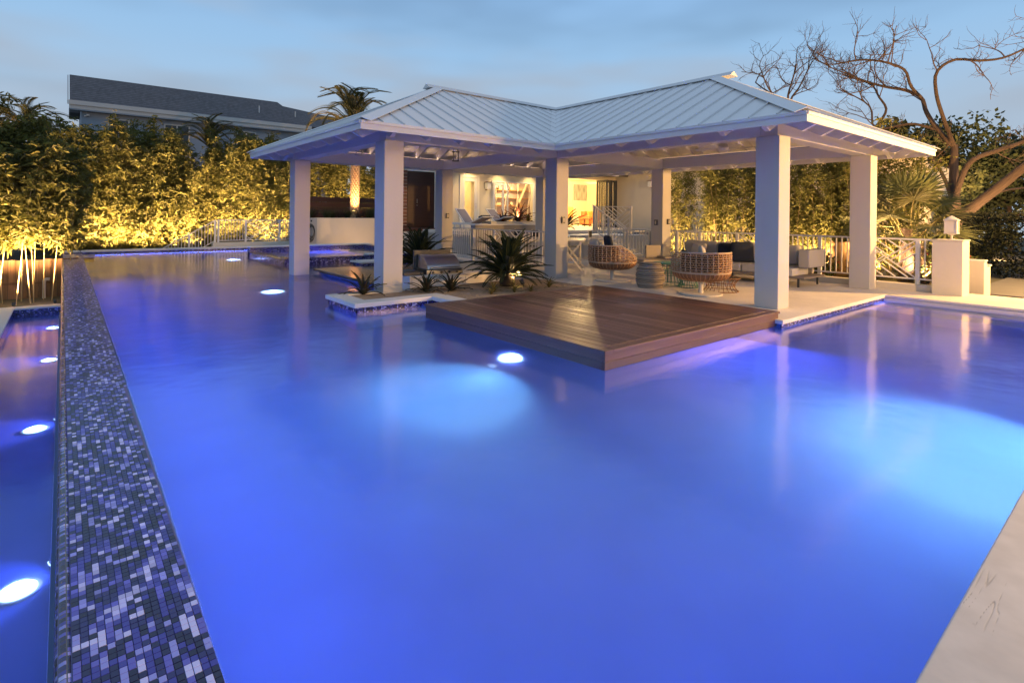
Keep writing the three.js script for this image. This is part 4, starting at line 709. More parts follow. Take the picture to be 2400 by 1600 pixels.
// pinnate frond along +z arching up then down; shared between plants
function frond(L, arch, n, ll, lw, col, vee = .5, droop = .25) {
  const B = new Leaves(), at = (t) => V(0, arch * (Math.sin(t * 2.2) * .55) - t * t * arch * .35, t * L * (1 - .12 * t * arch)), up = V(0, 1, 0);
  for (let k = 0; k < n; k++) { const t = .1 + .9 * k / (n - 1), p = at(t), q = at(Math.min(1, t + .02)), d = q.clone().sub(p).normalize(); const len = ll * Math.sin(Math.PI * clamp(.12 + t * .86, 0, 1)) ** .6;
    for (const s of [-1, 1]) { const dir = V(s, vee, 0).addScaledVector(d, .75 + t).normalize(); B.leaf(p, dir, up, len * rr(.9, 1.05), lw, tint(col, .25), droop); } }
  const pts = []; for (let k = 0; k <= 6; k++) pts.push(at(k / 6)); const st = clean(taper(pts, .014 * L + .004, .003, 4, 1)); st.deleteAttribute('uv');
  const sc = new Float32Array(st.attributes.position.count * 3); for (let i = 0; i < sc.length; i += 3) { sc[i] = col[0] * 1.6 + .02; sc[i + 1] = col[1] * 1.4 + .015; sc[i + 2] = col[2]; } st.setAttribute('color', new THREE.BufferAttribute(sc, 3));
  return mergeGeometries([B.geo(), st]);
}
reseed(101);
const cycadFronds = [0, 1, 2].map((k) => frond(1, .18 + k * .16, 64, .15, .017, [.020, .034, .013], .3, .06));
function cycad(label, x, y, z, R, n, trunkH) {
  const o = thing('sago_cycad', label, 'cycad', x, y, z, rr(0, 6));
  mesh('trunk', lathe([[0, 0], [.13, 0], [.15, trunkH * .4], [.12, trunkH], [.05, trunkH + .08], [0, trunkH + .1]].map(([a, b]) => [a * R * 1.1, b]), 14), M.bark2, o);
  for (let k = 0; k < n; k++) { const t = (k + .5) / n, m = new THREE.Mesh(cycadFronds[k % 3], M.leafShiny); m.name = 'frond'; m.castShadow = m.receiveShadow = true; const el = mix(1.35, -.12, Math.pow(t, .8)) + rr(-.08, .08); m.position.set(0, trunkH, 0); m.rotation.order = 'YXZ'; m.rotation.set(-el + .1, k * 2.39996 + rr(-.12, .12), rr(-.2, .2)); m.scale.setScalar(R * rr(.86, 1.08)); o.add(m); }
  return o;
}
cycad('large dark green sago cycad in front of the white kitchen railing', 7.55, .03, -9.3, 1.08, 72, .22);
cycad('sago cycad between the front left column and the rear column', 7.6, -.42, -13.2, 1.15, 56, .62);
cycad('small sago cycad beside the spa coping', 10.9, -.06, -20.6, .7, 26, .3);
// bromeliads, agaves: rosettes of strap leaves
function strap(L, w, curve, col) { const B = new Leaves(), n = 7; for (let k = 0; k < n; k++) { const f = (t) => V(0, L * (t * .8 - curve * t * t), L * (t * .75 + .1 * t * t)), wd = (t) => w * (t < .12 ? .6 + t * 3 : 1 - Math.pow((t - .12) / .88, 2.2)) / 2 + .001, a = k / n, b = (k + 1) / n, p = f(a), q = f(b), wa = wd(a), wb = wd(b), m = V(0, -w * .18, 0); const c = tint(col, .12); B.quad(p.clone().add(V(-wa, 0, 0)), p.clone().add(m), q.clone().add(m), q.clone().add(V(-wb, 0, 0)), c); B.quad(p.clone().add(m), p.clone().add(V(wa, 0, 0)), q.clone().add(V(wb, 0, 0)), q.clone().add(m), c); } return B.geo(); }
function rosette(name, label, cat, x, y, z, R, n, geos) { const o = thing(name, label, cat, x, y, z, rr(0, 6)); for (let k = 0; k < n; k++) { const t = (k + .5) / n, m = rawMesh('leaf', geos[k % geos.length], M.leafShiny, o); m.rotation.order = 'YXZ'; m.rotation.set(mix(-.75, .45, t) + rr(-.12, .12), k * 2.39996, 0); m.scale.setScalar(R * rr(.85, 1.1)); } return o; }
const bromG = [strap(1, .15, .35, [.03, .035, .016]), strap(1, .14, .5, [.04, .03, .016])], agaveG = [strap(1, .15, .25, [.16, .05, .03]), strap(1, .13, .45, [.10, .06, .03])], yellowG = [strap(1, .13, .4, [.16, .12, .03]), strap(1, .12, .5, [.10, .10, .03])];
rosette('bromeliad', 'dark bromeliad lying on the white planter rim over the water', 'bromeliad', 4.5, .02, -9.95, .52, 22, bromG);
rosette('bromeliad', 'dark spiky bromeliad beside the front left column', 'bromeliad', 5.62, .03, -9.5, .48, 26, bromG);
rosette('bromeliad', 'dark spiky bromeliad between the grill and the large cycad', 'bromeliad', 6.12, .03, -9.35, .46, 26, bromG);
for (const [x, z, s, l] of [[6.75, -8.75, .26, 'yellow-green ground plant left of the garden uplight'], [6.5, -8.5, .2, 'small yellow-green ground plant at the corner of the planter rim'], [7.05, -8.45, .22, 'yellow-green ground plant behind the wooden platform'], [8.15, -8.6, .28, 'yellow-green ground plant right of the garden uplight'], [7.4, -8.35, .2, 'low yellow-green plant in front of the garden uplight']]) rosette('ground_plant', l, 'plant', x, .03, z, s, 18, yellowG);
rosette('agave', 'tall spiky agave lit from below on the terrace planter', 'agave', 14.85, 1.3, -17.6, .85, 24, agaveG);
rosette('agave', 'low reddish agave at the left of the terrace planter', 'agave', 14.05, 1.3, -17.62, .5, 22, agaveG);
rosette('agave', 'yellow-edged agave at the right end of the terrace planter', 'agave', 15.4, 1.3, -17.6, .48, 20, yellowG);
rosette('agave', 'dark strap-leaved plant in the living room opening beside the inner corner column', 'agave', 17.5, .95, -17.5, 1.25, 22, bromG);

// bamboo: clumps of canes with drooping sprays of narrow leaves
const BAM = [.115, .118, .022], BAMD = [.045, .065, .018];
function bambooGeo(H, rad, nc, nl, col, ll, bare = .12) {
  const B = new Leaves(), canes = [];
  const tops = [];
  for (let k = 0; k < nc; k++) { const a = rr(0, 6.283), r = Math.sqrt(rnd()) * rad * .5, x = Math.cos(a) * r, z = Math.sin(a) * r, h = H * rr(.68, 1), lx = rr(-.16, .16) * h + x * .5, lz = rr(-.12, .12) * h + z * .4; const pts = [V(x, 0, z), V(x + lx * .25, h * .35, z + lz * .25), V(x + lx * .6, h * .7, z + lz * .6), V(x + lx * 1.3, h, z + lz * 1.3)]; canes.push(taper(pts, rr(.010, .018), .004, 5, 3)); tops.push(new THREE.CatmullRomCurve3(pts)); }
  const per = 9, sprays = Math.floor(nl / per);
  for (let s = 0; s < sprays; s++) {
    const cu = tops[Math.floor(rnd() * nc)], t = mix(bare, 1, Math.pow(rnd(), .85)), p = cu.getPoint(t), out = rdir(); out.y = Math.abs(out.y) * .5 + .1; const reach = rr(.1, rad * .75) * (1.15 - .5 * t), q = p.clone().addScaledVector(out, reach); q.y -= reach * .15;
    for (let k = 0; k < per; k++) { const d = rdir(); d.y = d.y * .6 - .25; d.normalize(); const pos = p.clone().lerp(q, rr(.25, 1)).addScaledVector(rdir(), .09); B.leaf(pos, d, rdir(), ll * rr(.6, 1.25), ll * .26, tint(col, .35), .12); }
  }
  return { canes: mergeGeometries(canes.map(clean)), leaves: B.geo() };
}
reseed(202);
const bam = [bambooGeo(6.8, 1.45, 14, 12000, BAM, .28, .05), bambooGeo(6.3, 1.5, 14, 12000, BAM, .26, .05), bambooGeo(7.4, 1.35, 12, 11500, BAM, .29, .05)], bamN = [bambooGeo(6.6, 1.25, 6, 8000, BAM, .29, .36), bambooGeo(6.2, 1.3, 7, 8000, BAM, .28, .34)];
const bamR = [bambooGeo(4.6, .85, 14, 6500, BAM, .15, .04), bambooGeo(4.2, .9, 14, 6500, BAM, .15, .04)];
const bamDarkMat = M.leaf;
function bamboo(label, g, x, y, z, s, grp, cane = M.cane) { const o = thing('bamboo_clump', label, 'bamboo', x, y, z, rr(0, 6.28), grp); rawMesh('canes', g.canes, cane, o); rawMesh('foliage', g.leaves, M.leaf, o); o.scale.set(s * rr(.92, 1.08), s, s * rr(.92, 1.08)); return o; }
reseed(203);
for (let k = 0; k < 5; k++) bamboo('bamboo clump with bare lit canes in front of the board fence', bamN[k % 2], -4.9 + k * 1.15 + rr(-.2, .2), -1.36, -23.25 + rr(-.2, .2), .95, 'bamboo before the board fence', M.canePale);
for (let k = 0; k < 8; k++) bamboo('leafy bamboo clump in the lit hedge beyond the far end of the pool', bam[k % 3], .5 + k * 1.2 + rr(-.25, .25), -.5, -30.2 + rr(-.4, .4), .82 + .1 * rnd(), 'bamboo hedge beyond the pool');
for (let k = 0; k < 15; k++) { const x = -9 + k * 1.7 + rr(-.3, .3); bamboo('leafy bamboo clump in the second row of the hedge beyond the pool', bam[(k + 1) % 3], x, -.5, -33.0 + rr(-.5, .5), .86 + .14 * rnd(), 'second row of the bamboo hedge'); }
for (let k = 0; k < 10; k++) bamboo('slender bamboo clump in the screen before the house wing', bamR[k % 2], 18.4 + rr(-.4, .5), -.16, -11.9 + k * .78 + rr(-.2, .2), .9 + .2 * rnd(), 'bamboo screen behind the pavilion railing');
// trees and palms
function crown(n, clumps, R, ll, lw, col, squash = .8) { const B = new Leaves(), cs = []; for (let k = 0; k < clumps; k++) { const d = rdir(); cs.push([d.x * R * rr(.35, .85), d.y * R * squash * rr(.35, .85), d.z * R * rr(.35, .85), R * rr(.22, .42)]); } for (let k = 0; k < n; k++) { const c = cs[Math.floor(rnd() * clumps)], d = rdir(), r = c[3] * Math.pow(rnd(), .4), ld = rdir(); ld.y -= .2; B.leaf(V(c[0] + d.x * r, c[1] + d.y * r * .8, c[2] + d.z * r), ld.normalize(), rdir(), ll * rr(.6, 1.2), lw * rr(.8, 1.2), tint(col, .35)); } return B.geo(); }
reseed(301);
const crowns = [crown(9000, 34, 1, .085, .04, [.040, .055, .016]), crown(8000, 30, 1, .09, .045, [.034, .048, .018]), crown(7000, 26, 1, .10, .045, [.05, .06, .016])];
function tree(label, x, y, z, h, R, k) { const o = thing('evergreen_tree', label, 'tree', x, y, z, rr(0, 6)); rawMesh('crown', crowns[k], M.leaf, o).position.y = h - R * .3; o.children[0].scale.set(R, R * 1.0, R); mesh('trunk', [taper([V(0, 0, 0), V(.1, h * .4, .05), V(-.05, h * .8, 0), V(0, h, 0)], .16, .05, 8, 3), ...[0, 1, 2, 3].map((i) => taper([V(0, h * (.45 + i * .1), 0), V(Math.cos(i * 1.9) * R * .35, h * (.6 + i * .1), Math.sin(i * 1.9) * R * .35), V(Math.cos(i * 1.9) * R * .7, h * (.75 + i * .08), Math.sin(i * 1.9) * R * .7)], .06, .015, 6, 2))], M.bark2, o); return o; }
tree('dark evergreen tree behind the corner column of the pavilion', 27.5, -.2, -13.0, 3.2, 2.8, 0);
tree('dark evergreen tree behind the fan palm', 30.2, -.2, -10.6, 4.6, 3.0, 1);
tree('tall dark evergreen behind the fork of the bare tree', 34.5, -.2, -9.2, 5.4, 3.4, 2);
tree('dark evergreen at the right behind the heavy low branch', 38.5, -.2, -8.2, 5.8, 3.6, 0);
tree('tall evergreen at the right edge behind the dark hedge', 42.5, -.2, -6.0, 5.2, 3.6, 1);
tree('broad evergreen at the right edge beyond the dark hedge', 32, -.2, -1.6, 2.6, 2.6, 1);
tree('low evergreen filling the gap behind the lantern pillar', 27.5, -.2, -5.6, 1.7, 2.2, 2);
tree('low evergreen between the bamboo screen and the corner column', 22.5, -.2, -9.2, 1.8, 2.1, 1);
tree('dark tree rising behind the left hedge palms', -4.5, -1.3, -36, 5.2, 2.6, 1);
tree('dark tree behind the hedge below the neighbouring house', 9.5, -1.3, -37, 4.6, 2.4, 0);
// date palms
reseed(401);
const palmF = [frond(1, .55, 44, .20, .014, [.06, .065, .022], .45, .25), frond(1, .8, 44, .20, .014, [.05, .06, .02], .45, .3), frond(1, 1.05, 40, .19, .014, [.07, .065, .02], .4, .35)];
function palm(label, x, y, z, H, L, n, trunkMat, lo = -.35) {
  const o = thing('date_palm', label, 'palm', x, y, z, rr(0, 6));
  mesh('trunk', taper([V(0, 0, 0), V(.03, H * .5, 0), V(0, H, 0)], .20, .17, 14, 3), trunkMat, o);
  if (trunkMat === M.trunkPale) { const bg = clean(new THREE.ConeGeometry(.075, .16, 4).rotateX(.5).translate(0, 0, .03)); for (let j = 0; j * .125 < H; j++) for (let i = 0; i < 9; i++) { const a = (i + (j % 2) * .5) / 9 * 6.283, m = rawMesh('frond_stub', bg, M.trunkBoot, o); m.position.set(Math.sin(a) * .19, .06 + j * .125, Math.cos(a) * .19); m.rotation.y = a; } mesh('crown_shaft', lathe([[.17, 0], [.24, .3], [.2, .55], [.08, .8]], 14).translate(0, H - .1, 0), M.trunkPale, o); }
  for (let k = 0; k < n; k++) { const t = (k + .5) / n, m = rawMesh('frond', palmF[k % 3], M.leaf, o); m.position.y = H + .3; m.rotation.order = 'YXZ'; m.rotation.set(-mix(1.3, lo, t) + .25 + rr(-.1, .1), k * 2.39996, rr(-.25, .25)); m.scale.setScalar(L * rr(.85, 1.1)); }
}
palm('date palm with a brightly lit patterned trunk behind the beige wall', 12.55, 1.2, -29.0, 4.5, 3.1, 40, M.trunkPale, -.1);
palm('dark palm at the left edge above the bamboo hedge', -3.0, -.5, -31, 4.7, 2.2, 26, M.bark2, -.1);
palm('dark palm standing out beside the neighbouring house corner', -1.2, -.5, -31.5, 5.0, 1.9, 26, M.bark2, -.1);
palm('dark feathery palm in front of the neighbouring house', 5.8, -.5, -31.6, 5.1, 2.0, 30, M.bark2, .1);
palm('young palm half hidden in the lit bamboo hedge', 3.4, -.5, -30.4, 3.6, 1.6, 18, M.bark2, 0);
// fan palm
function fan(R, col) { const B = new Leaves(), n = 30; for (let k = 0; k < n; k++) { const a = mix(-2.15, 2.15, k / (n - 1)), d = V(Math.sin(a), .12 * Math.cos(k * 3), Math.cos(a)).normalize(), len = R * (1 - .18 * Math.abs(a) / 2.15) * rr(.92, 1.05); B.leaf(V(0, 0, 0), d, V(0, 1, 0), len, R * .095, tint(col, .2), .08 + .12 * rnd()); } const st = clean(taper([V(0, 0, 0), V(0, -.05, -.5 * R), V(0, -.22, -1.1 * R)], .014, .02, 5, 2)); st.deleteAttribute('uv'); const c = new Float32Array(st.attributes.position.count * 3); for (let i = 0; i < c.length; i += 3) { c[i] = col[0] * 1.4; c[i + 1] = col[1] * 1.2; c[i + 2] = col[2]; } st.setAttribute('color', new THREE.BufferAttribute(c, 3)); return mergeGeometries([B.geo(), st]); }
{
  reseed(501);
  const fg = [fan(.85, [.10, .115, .04]), fan(.78, [.12, .12, .045]), fan(.72, [.09, .105, .035])];
  const o = thing('fan_palm', 'fan palm with stiff pleated leaves lit from below behind the corner railing', 'palm', 17.6, -.16, -4.6);
  mesh('trunk', [taper([V(0, 0, 0), V(.04, .8, 0), V(0, 1.5, 0)], .19, .14, 12, 4), taper([V(.45, 0, .3), V(.4, .7, .25), V(.34, 1.25, .2)], .15, .10, 10, 3)], M.bark, o);
  for (let k = 0; k < 26; k++) { const t = (k + .5) / 26, m = rawMesh('fan_leaf', fg[k % 3], M.leaf, o), el = mix(1.35, -.45, t) + rr(-.1, .1), a = k * 2.39996, st = .85 + .25 * rnd(); m.position.set(Math.sin(a) * Math.cos(el) * st, 1.55 + Math.sin(el) * st, Math.cos(a) * Math.cos(el) * st); m.rotation.order = 'YXZ'; m.rotation.set(-el + rr(-.2, .3), a, rr(-.5, .5)); }
}
// bare spreading tree at the right: heavy limbs, then fine twigs by chance
{
  reseed(611);
  const o = thing('bare_tree', 'bare spreading tree with crooked limbs and fine twigs right of the pavilion', 'tree', 0, 0, 0);
  const twigs = [];
  const grow = (p, d, L, r, depth) => { const pts = [p.clone()], dd = d.clone(); let q = p.clone(); const n = 4; for (let i = 0; i < n; i++) { dd.addScaledVector(rdir(), .34); dd.y += .10; dd.normalize(); q = q.clone().addScaledVector(dd, L / n); pts.push(q); } twigs.push(taper(pts, r, r * .5, 5, 2)); if (depth <= 0) return; const kids = depth > 1 ? 4 : 5; for (let k = 0; k < kids; k++) { const t = pts[1 + Math.floor(rnd() * n)], nd = dd.clone().multiplyScalar(.6).addScaledVector(rdir(), .85); nd.y += .12; grow(t, nd.normalize(), L * rr(.45, .72), r * .52, depth - 1); } };
  const W3 = (d, list) => list.map(([x, y, z]) => V(x, y, z));
  const limbs = [
    ['trunk', [V(25.2, -.2, -5.1), V(25.22, .87, -5.13), V(25.26, 1.66, -5.09), V(25.46, 2.92, -5.19), V(25.85, 4.38, -5.26)], .25, .11],
    ['limb', [V(25.29, 1.5, -5.07), V(25.35, 2.15, -4.51), V(25.4, 2.72, -3.94), V(25.55, 3.4, -3.31), V(25.77, 4.13, -2.6)], .19, .13],
    ['limb', [V(25.21, 1.97, -5.14), V(24.99, 2.89, -4.93), V(25.06, 3.69, -4.61), V(25.39, 4.04, -3.95), V(25.81, 4.32, -3.35), V(25.94, 4.74, -2.72)], .11, .06],
    ['limb', [V(25.21, 2.12, -5.14), V(25.33, 3.08, -5.43), V(25.32, 3.9, -5.83), V(25.37, 4.27, -6.31)], .08, .035],
    ['limb', [V(25.85, 4.3, -5.26), V(25.5, 4.95, -5.68), V(25.39, 5.68, -6.03), V(25.48, 6.27, -6.22), V(25.27, 6.58, -6.65), V(24.98, 6.79, -7.28), V(24.73, 7.07, -7.87), V(24.36, 7.42, -8.43)], .10, .03],
    ['limb', [V(25.48, 6.27, -6.22), V(24.68, 6.63, -6.36), V(24.27, 7.14, -6.43), V(23.81, 7.4, -6.81), V(23.36, 7.58, -7.44), V(22.93, 7.52, -8.31)], .06, .025],
    ['limb', [V(25.85, 4.3, -5.26), V(24.87, 5.4, -5.42), V(24.44, 6.21, -5.52), V(24.21, 6.89, -5.45), V(24.41, 7.26, -5.02), V(24.64, 7.13, -4.31), V(24.85, 7.15, -3.75), V(25.19, 7.5, -3.08)], .08, .03],
    ['limb', [V(24.69, 5.15, -7.51), V(25.14, 5.92, -7.27), V(25.13, 6.48, -7.54), V(25.16, 6.95, -7.77), V(24.76, 7.37, -8.49)], .055, .02],
    ['limb', [V(25.5, 4.95, -5.68), V(25.23, 5.25, -6.42), V(24.69, 5.15, -7.51), V(24.87, 6.05, -7.75), V(24.59, 6.73, -8.5)], .06, .02],
    ['limb', [V(25.32, 1.69, -5.04), V(25.44, 1.71, -4.17), V(25.83, 1.8, -3.33)], .07, .05],
    ['limb', [V(25.35, 2.15, -4.51), V(26.45, 2.64, -3.99), V(27.46, 2.79, -3.55)], .06, .03],
  ];
  for (const [n, pts, r0, r1] of limbs) { mesh(n, taper(pts, r0, r1, 10, 4), M.bark, o); }
  const spread = [[4, 1.25, .045], [5, 1.25, .04], [6, 1.15, .04], [7, 1.1, .035], [8, 1.1, .035], [3, 1.1, .035], [2, .9, .03]];
  for (const [li, L, r] of spread) { const cu = new THREE.CatmullRomCurve3(limbs[li][1]); const many = li >= 4 ? 8 : 3; for (let k = 0; k < many; k++) { const t = rr(.35, 1), d = cu.getTangent(t).multiplyScalar(.5).addScaledVector(rdir(), .8); d.y += .35; grow(cu.getPoint(t), d.normalize(), L * rr(.7, 1.1), r * .6, 2); } grow(cu.getPoint(1), cu.getTangent(1), L, limbs[li][3], 3); }
  mesh('twigs', twigs, M.twig, o);
  const p = thing('bare_tree', 'thin bare tree reaching over the right roof slope', 'tree', 0, 0, 0); twigs.length = 0; reseed(623);
  mesh('trunk', taper([V(25.5, -.2, -12.2), V(25.2, 3, -12.0), V(24.6, 5.8, -11.0), V(24.6, 6.6, -10.8)], .14, .06, 8, 4), M.bark, p);
  for (const d of [V(-.55, .75, -.5), V(-.2, .9, -.1), V(-.7, .6, -.6), V(.4, .6, .4)]) grow(V(24.6, 6.5, -10.8), d.clone().normalize(), 1.8, .05, 3);
  mesh('twigs', twigs, M.twig, p);
  const l = thing('leaning_tree', 'leaning pale barked trunk behind the corner column', 'tree', 0, 0, 0); mesh('trunk', taper([V(20.6, -.2, -7.0), V(20.3, 1.5, -7.4), V(19.6, 3.0, -8.1), V(19.4, 4.6, -8.5)], .17, .11, 10, 4), M.bark, l); const cr = rawMesh('crown', crowns[2], M.leaf, l); cr.position.set(19.4, 5.0, -9.2); cr.scale.set(1.0, .8, 1.0);
}
{ // clipped dark hedge at the right edge, ornamental grass, low shrubs
  reseed(701);
  const B = new Leaves(); for (let k = 0; k < 16000; k++) { const x = rr(0, 1), y = rr(0, 1), z = rr(0, 1), e = rnd(); const p = e < .4 ? V(x * 9 - 4.5, y * 1.9, (z < .5 ? 0 : 1) * 1.4 + rr(-.12, .12)) : e < .6 ? V(x * 9 - 4.5, 1.85 + rr(-.12, .12), z * 1.4) : V(x * 9 - 4.5, y * 1.9, z * 1.4); B.leaf(p, rdir(), rdir(), .12, .05, tint([.014, .020, .009], .4)); }
  const h = rawMesh('clipped_hedge', B.geo(), M.leaf); tag(h, 'dark clipped hedge at the right edge beyond the stub wall', 'hedge'); h.position.set(20.6, -.16, -1.2); h.rotation.y = 1.1;
  const gG = [0, 1].map((v) => { const G = new Leaves(); for (let k = 0; k < 260; k++) { const a = rr(0, 6.283), r = rr(.3, 1), d = V(Math.cos(a) * r * .7, 1, Math.sin(a) * r * .7).normalize(); G.leaf(V(Math.cos(a) * .06, 0, Math.sin(a) * .06), d, V(Math.cos(a), 0, Math.sin(a)), rr(.5, .95), .010, tint(v ? [.14, .09, .06] : [.08, .085, .03], .3), .25); } return G.geo(); });
  for (let k = 0; k < 15; k++) { const o = rawMesh('ornamental_grass', gG[k % 2], M.leaf); tag(o, 'tuft of ornamental grass behind the beige wall at the palm foot', 'grass', 'ornamental grass tufts in the raised bed'); o.position.set(9.8 + k * .34 + rr(-.1, .1), 1.22, -27.2 - rr(0, 1.6)); o.rotation.y = rr(0, 6); o.scale.setScalar(rr(.85, 1.3)); }
  // low shrubs with red blossom right of the pillar
  const S = new Leaves(); for (let k = 0; k < 1600; k++) { const d = rdir(), r = Math.pow(rnd(), .45); S.leaf(V(d.x * r * .7, .55 + d.y * r * .5, d.z * r * .6), rdir(), rdir(), .13, .055, rnd() < .1 ? [.22, .03, .02] : tint([.07, .085, .02], .35)); }
  const sg = S.geo();
  for (const [x, z, s, l] of [[17.3, -3.6, 1, 'leafy shrub lit yellow right of the cream pillar'], [19.6, -6.6, 1.2, 'leafy shrub under the fan palm'], [16.6, -6.4, .8, 'leafy shrub outside the pavilion railing']]) { const o = thing('leafy_shrub', l, 'shrub', x, -.16, z); rawMesh('foliage', sg, M.leaf, o); mesh('stem', [taper([V(0, 0, 0), V(.05, .4, .05)], .03, .015), taper([V(.05, 0, 0), V(-.15, .45, .1)], .025, .012)], M.twig, o); o.scale.setScalar(s); }
  for (const [x, z, l] of [[16.2, -5.1, 'spiky pale yucca just outside the baluster railing'], [15.6, -7.2, 'second pale yucca outside the railing behind the sofa']]) rosette('yucca', l, 'yucca', x, -.16, z, .8, 24, yellowG);
  for (const [x, z, r, l] of [[17.9, -6.3, .32, 'round clay urn outside the railing']]) { const u = thing('clay_urn', l, 'urn', x, -.16, z); mesh('pot', lathe([[0, 0], [.18, 0], [.34, .3], [.4, .6], [.34, .9], [.26, 1.0], [.3, 1.06], [.24, 1.05], [0, .9]], 28), std(.30, .18, .07, { roughness: .7 }), u); }
}

// ---------------------------------------------------------------- lamps
function poolLight(label, x, y, z, nx, nz, I, off = .1, col = BLUE, r = .1, tilt = .7, ang = 1.25) { // round underwater fixture tilted to the floor; its light stands just before the lens
  const o = thing('pool_light', label, 'pool light', x, y, z), d = V(nx, -tilt, nz).normalize(), q = new THREE.Quaternion().setFromUnitVectors(V(0, 0, 1), d);
  mesh('ring', new THREE.CylinderGeometry(r * 1.2, r * 1.2, .03, 24).rotateX(HP).translate(0, 0, .015).applyQuaternion(q), M.steel, o); mesh('lamp_lens', new THREE.CylinderGeometry(r, r, .012, 24).rotateX(HP).translate(0, 0, .036).applyQuaternion(q), glow(.6, .9, 1, 3), o);
  const f = V(x, y, z).addScaledVector(d, off); spot('pool_light', f.toArray(), f.clone().add(d).toArray(), col, I, ang, .9, 4);
}
function floorLight(label, x, y, z, r, I, k) { // flush fitting in the pool floor, lens upward
  const o = thing('floor_light', label, 'pool light', x, y, z); mesh('ring', new THREE.CylinderGeometry(r * 1.25, r * 1.25, .03, 28).translate(0, .015, 0), M.steel, o); mesh('lamp_lens', new THREE.CylinderGeometry(r, r, .012, 28).translate(0, .036, 0), glow(.55, .9, 1, k), o); spot('floor_light', [x, y + .06, z], [x, y + 1, z], BLUE, I, 1.2, .8, 4);
}
floorLight('round bright pool floor light under the left side of the wooden platform', 5.03, FLOOR, -6.1, .17, 30, 6);
floorLight('bright pool floor light left of the planter', 3.9, FLOOR, -13.7, .24, 30, 5);
floorLight('bright pool floor light near the far end of the pool', 5.0, FLOOR, -22.6, .24, 30, 5);
poolLight('pool light under the left edge of the wooden platform', 4.4, -1.05, -5.7, -.8, .1, 75, .06, CYAN, .06, 1.0, 1.35);
poolLight('pool light below the near coping at the right edge of the pool', 7.1, -.95, -.6, -.45, -.5, 150, .08, CYAN, .08, .8, 1.3);
poolLight('pool light under the right corner of the wooden platform', 8.6, -.3, -4.6, -.6, .5, 45, .1, BLUE, .08, .7, 1.1);
// long hidden strips below the lips of the pool: they fill the water evenly
function strip(label, a, b, nrm, L, col, w = .06) {
  const o = thing('strip_light', label, 'strip light', (a[0] + b[0]) / 2, a[1], (a[2] + b[2]) / 2), len = V(...a).distanceTo(V(...b)), n = V(...nrm).normalize(), along = V(...b).sub(V(...a)).normalize(), q = new THREE.Quaternion().setFromRotationMatrix(new THREE.Matrix4().makeBasis(along, n.clone().cross(along), n));
  mesh('channel', uvm(new THREE.BoxGeometry(len, w + .02, .012)).applyQuaternion(q), M.plaster, o); mesh('lamp_diffuser', new THREE.BoxGeometry(len, w, .006).translate(0, 0, .009).applyQuaternion(q), glow(...col, col[2] > .9 ? 1.1 : .3), o);
  const l = new THREE.RectAreaLight(C(...col), L, len, w); l.name = 'strip_light'; l.position.copy(o.position).addScaledVector(n, .02); l.lookAt(l.position.clone().sub(n)); l.up.set(0, 1, 0); l.lookAt(l.position.clone().add(n)); scene.add(l);
}
strip('hidden strip light inside the infinity edge', [.478, -.50, -2.2], [.603, -.50, -26.6], [1, -.3, 0], 112, BLUE);
strip('hidden strip light under the near coping', [.8, -.28, -.575], [13, -.28, -.575], [0, -.35, -1], 66, BLUE);
strip('hidden strip light along the far wall of the pool', [1, -1.1, -26.99], [9, -1.1, -26.99], [0, -.3, 1], 60, BLUE);
strip('hidden strip light along the front wall of the pavilion floor', [8.9, -.30, -3.92], [13.3, -.30, -3.92], [0, -.6, 1], 70, BLUE);
strip('hidden strip light on the outer face of the infinity edge', [-.03, -1.53, -20.8], [-.03, -1.53, .2], [-1, -.5, 0], 34, BASINBLUE);
for (const [x, z, l] of [[-.17, -19.0, 'farthest basin light at the foot of the infinity edge'], [-.19, -15.1, 'third basin light at the foot of the infinity edge'], [-.28, -10.6, 'second basin light at the foot of the infinity edge'], [-.27, -6.35, 'nearest basin light at the foot of the infinity edge']]) { floorLight(l, x, -2.0, z, .13, 12, 6); poolLight(l.replace('basin light at the foot', 'small wall light on the outer face'), -.014, -1.75, z - .1, -1, 0, 14, .08, BASINBLUE, .05, .6, 1.1); }
poolLight('spa light under the spa water', 8.0, -.3, -22.25, 0, 1, 40, .1);
// warm cove strips lying on top of the pavilion beams, out of sight
strip('hidden warm strip on top of the rear pavilion beam', [5.6, 3.345, -15.25], [13.9, 3.345, -15.25], [0, .75, .65], 10, [1, .62, .36], .04);
strip('hidden warm strip on top of the right pavilion beam', [14.1, 3.345, -14.6], [14.1, 3.345, -4.9], [-.65, .75, 0], 9, [1, .58, .32], .04);
strip('hidden warm strip on top of the middle pavilion beam', [5.4, 3.345, -10.2], [13.8, 3.345, -10.2], [0, .75, -.65], 6, [1, .62, .38], .04);
// garden uplights: a small dark can, a lit lens
function uplight(label, x, y, z, tx, ty, tz, I, ang = .9, col = WARM) {
  const o = thing('garden_uplight', label, 'uplight', x, y, z), d = V(tx - x, ty - y, tz - z).normalize(), q = new THREE.Quaternion().setFromUnitVectors(V(0, 1, 0), d);
  mesh('can', lathe([[0, 0], [.035, 0], [.045, .03], [.05, .11], [.042, .11], [.03, .03], [0, .03]], 16).applyQuaternion(q).translate(0, .04, 0), M.darkmetal, o); mesh('spike', cyl(0, -.02, .05, 0, .01), M.darkmetal, o);
  mesh('lamp_lens', new THREE.CircleGeometry(.04, 16).rotateX(-HP).translate(0, .10, 0).applyQuaternion(q).translate(0, .04, 0), glow(1, .75, .4, 6), o);
  spot('uplight', [x + d.x * .17, y + .04 + d.y * .17, z + d.z * .17], [tx, ty, tz], col, I, ang, .7, 2);
}
for (let k = 0; k < 9; k++) uplight('garden uplight at the foot of the bamboo hedge beyond the pool', .4 + k * 1.12, -.38, -28.45, .4 + k * 1.12, 4.6, -30.6, 270, 1.0);
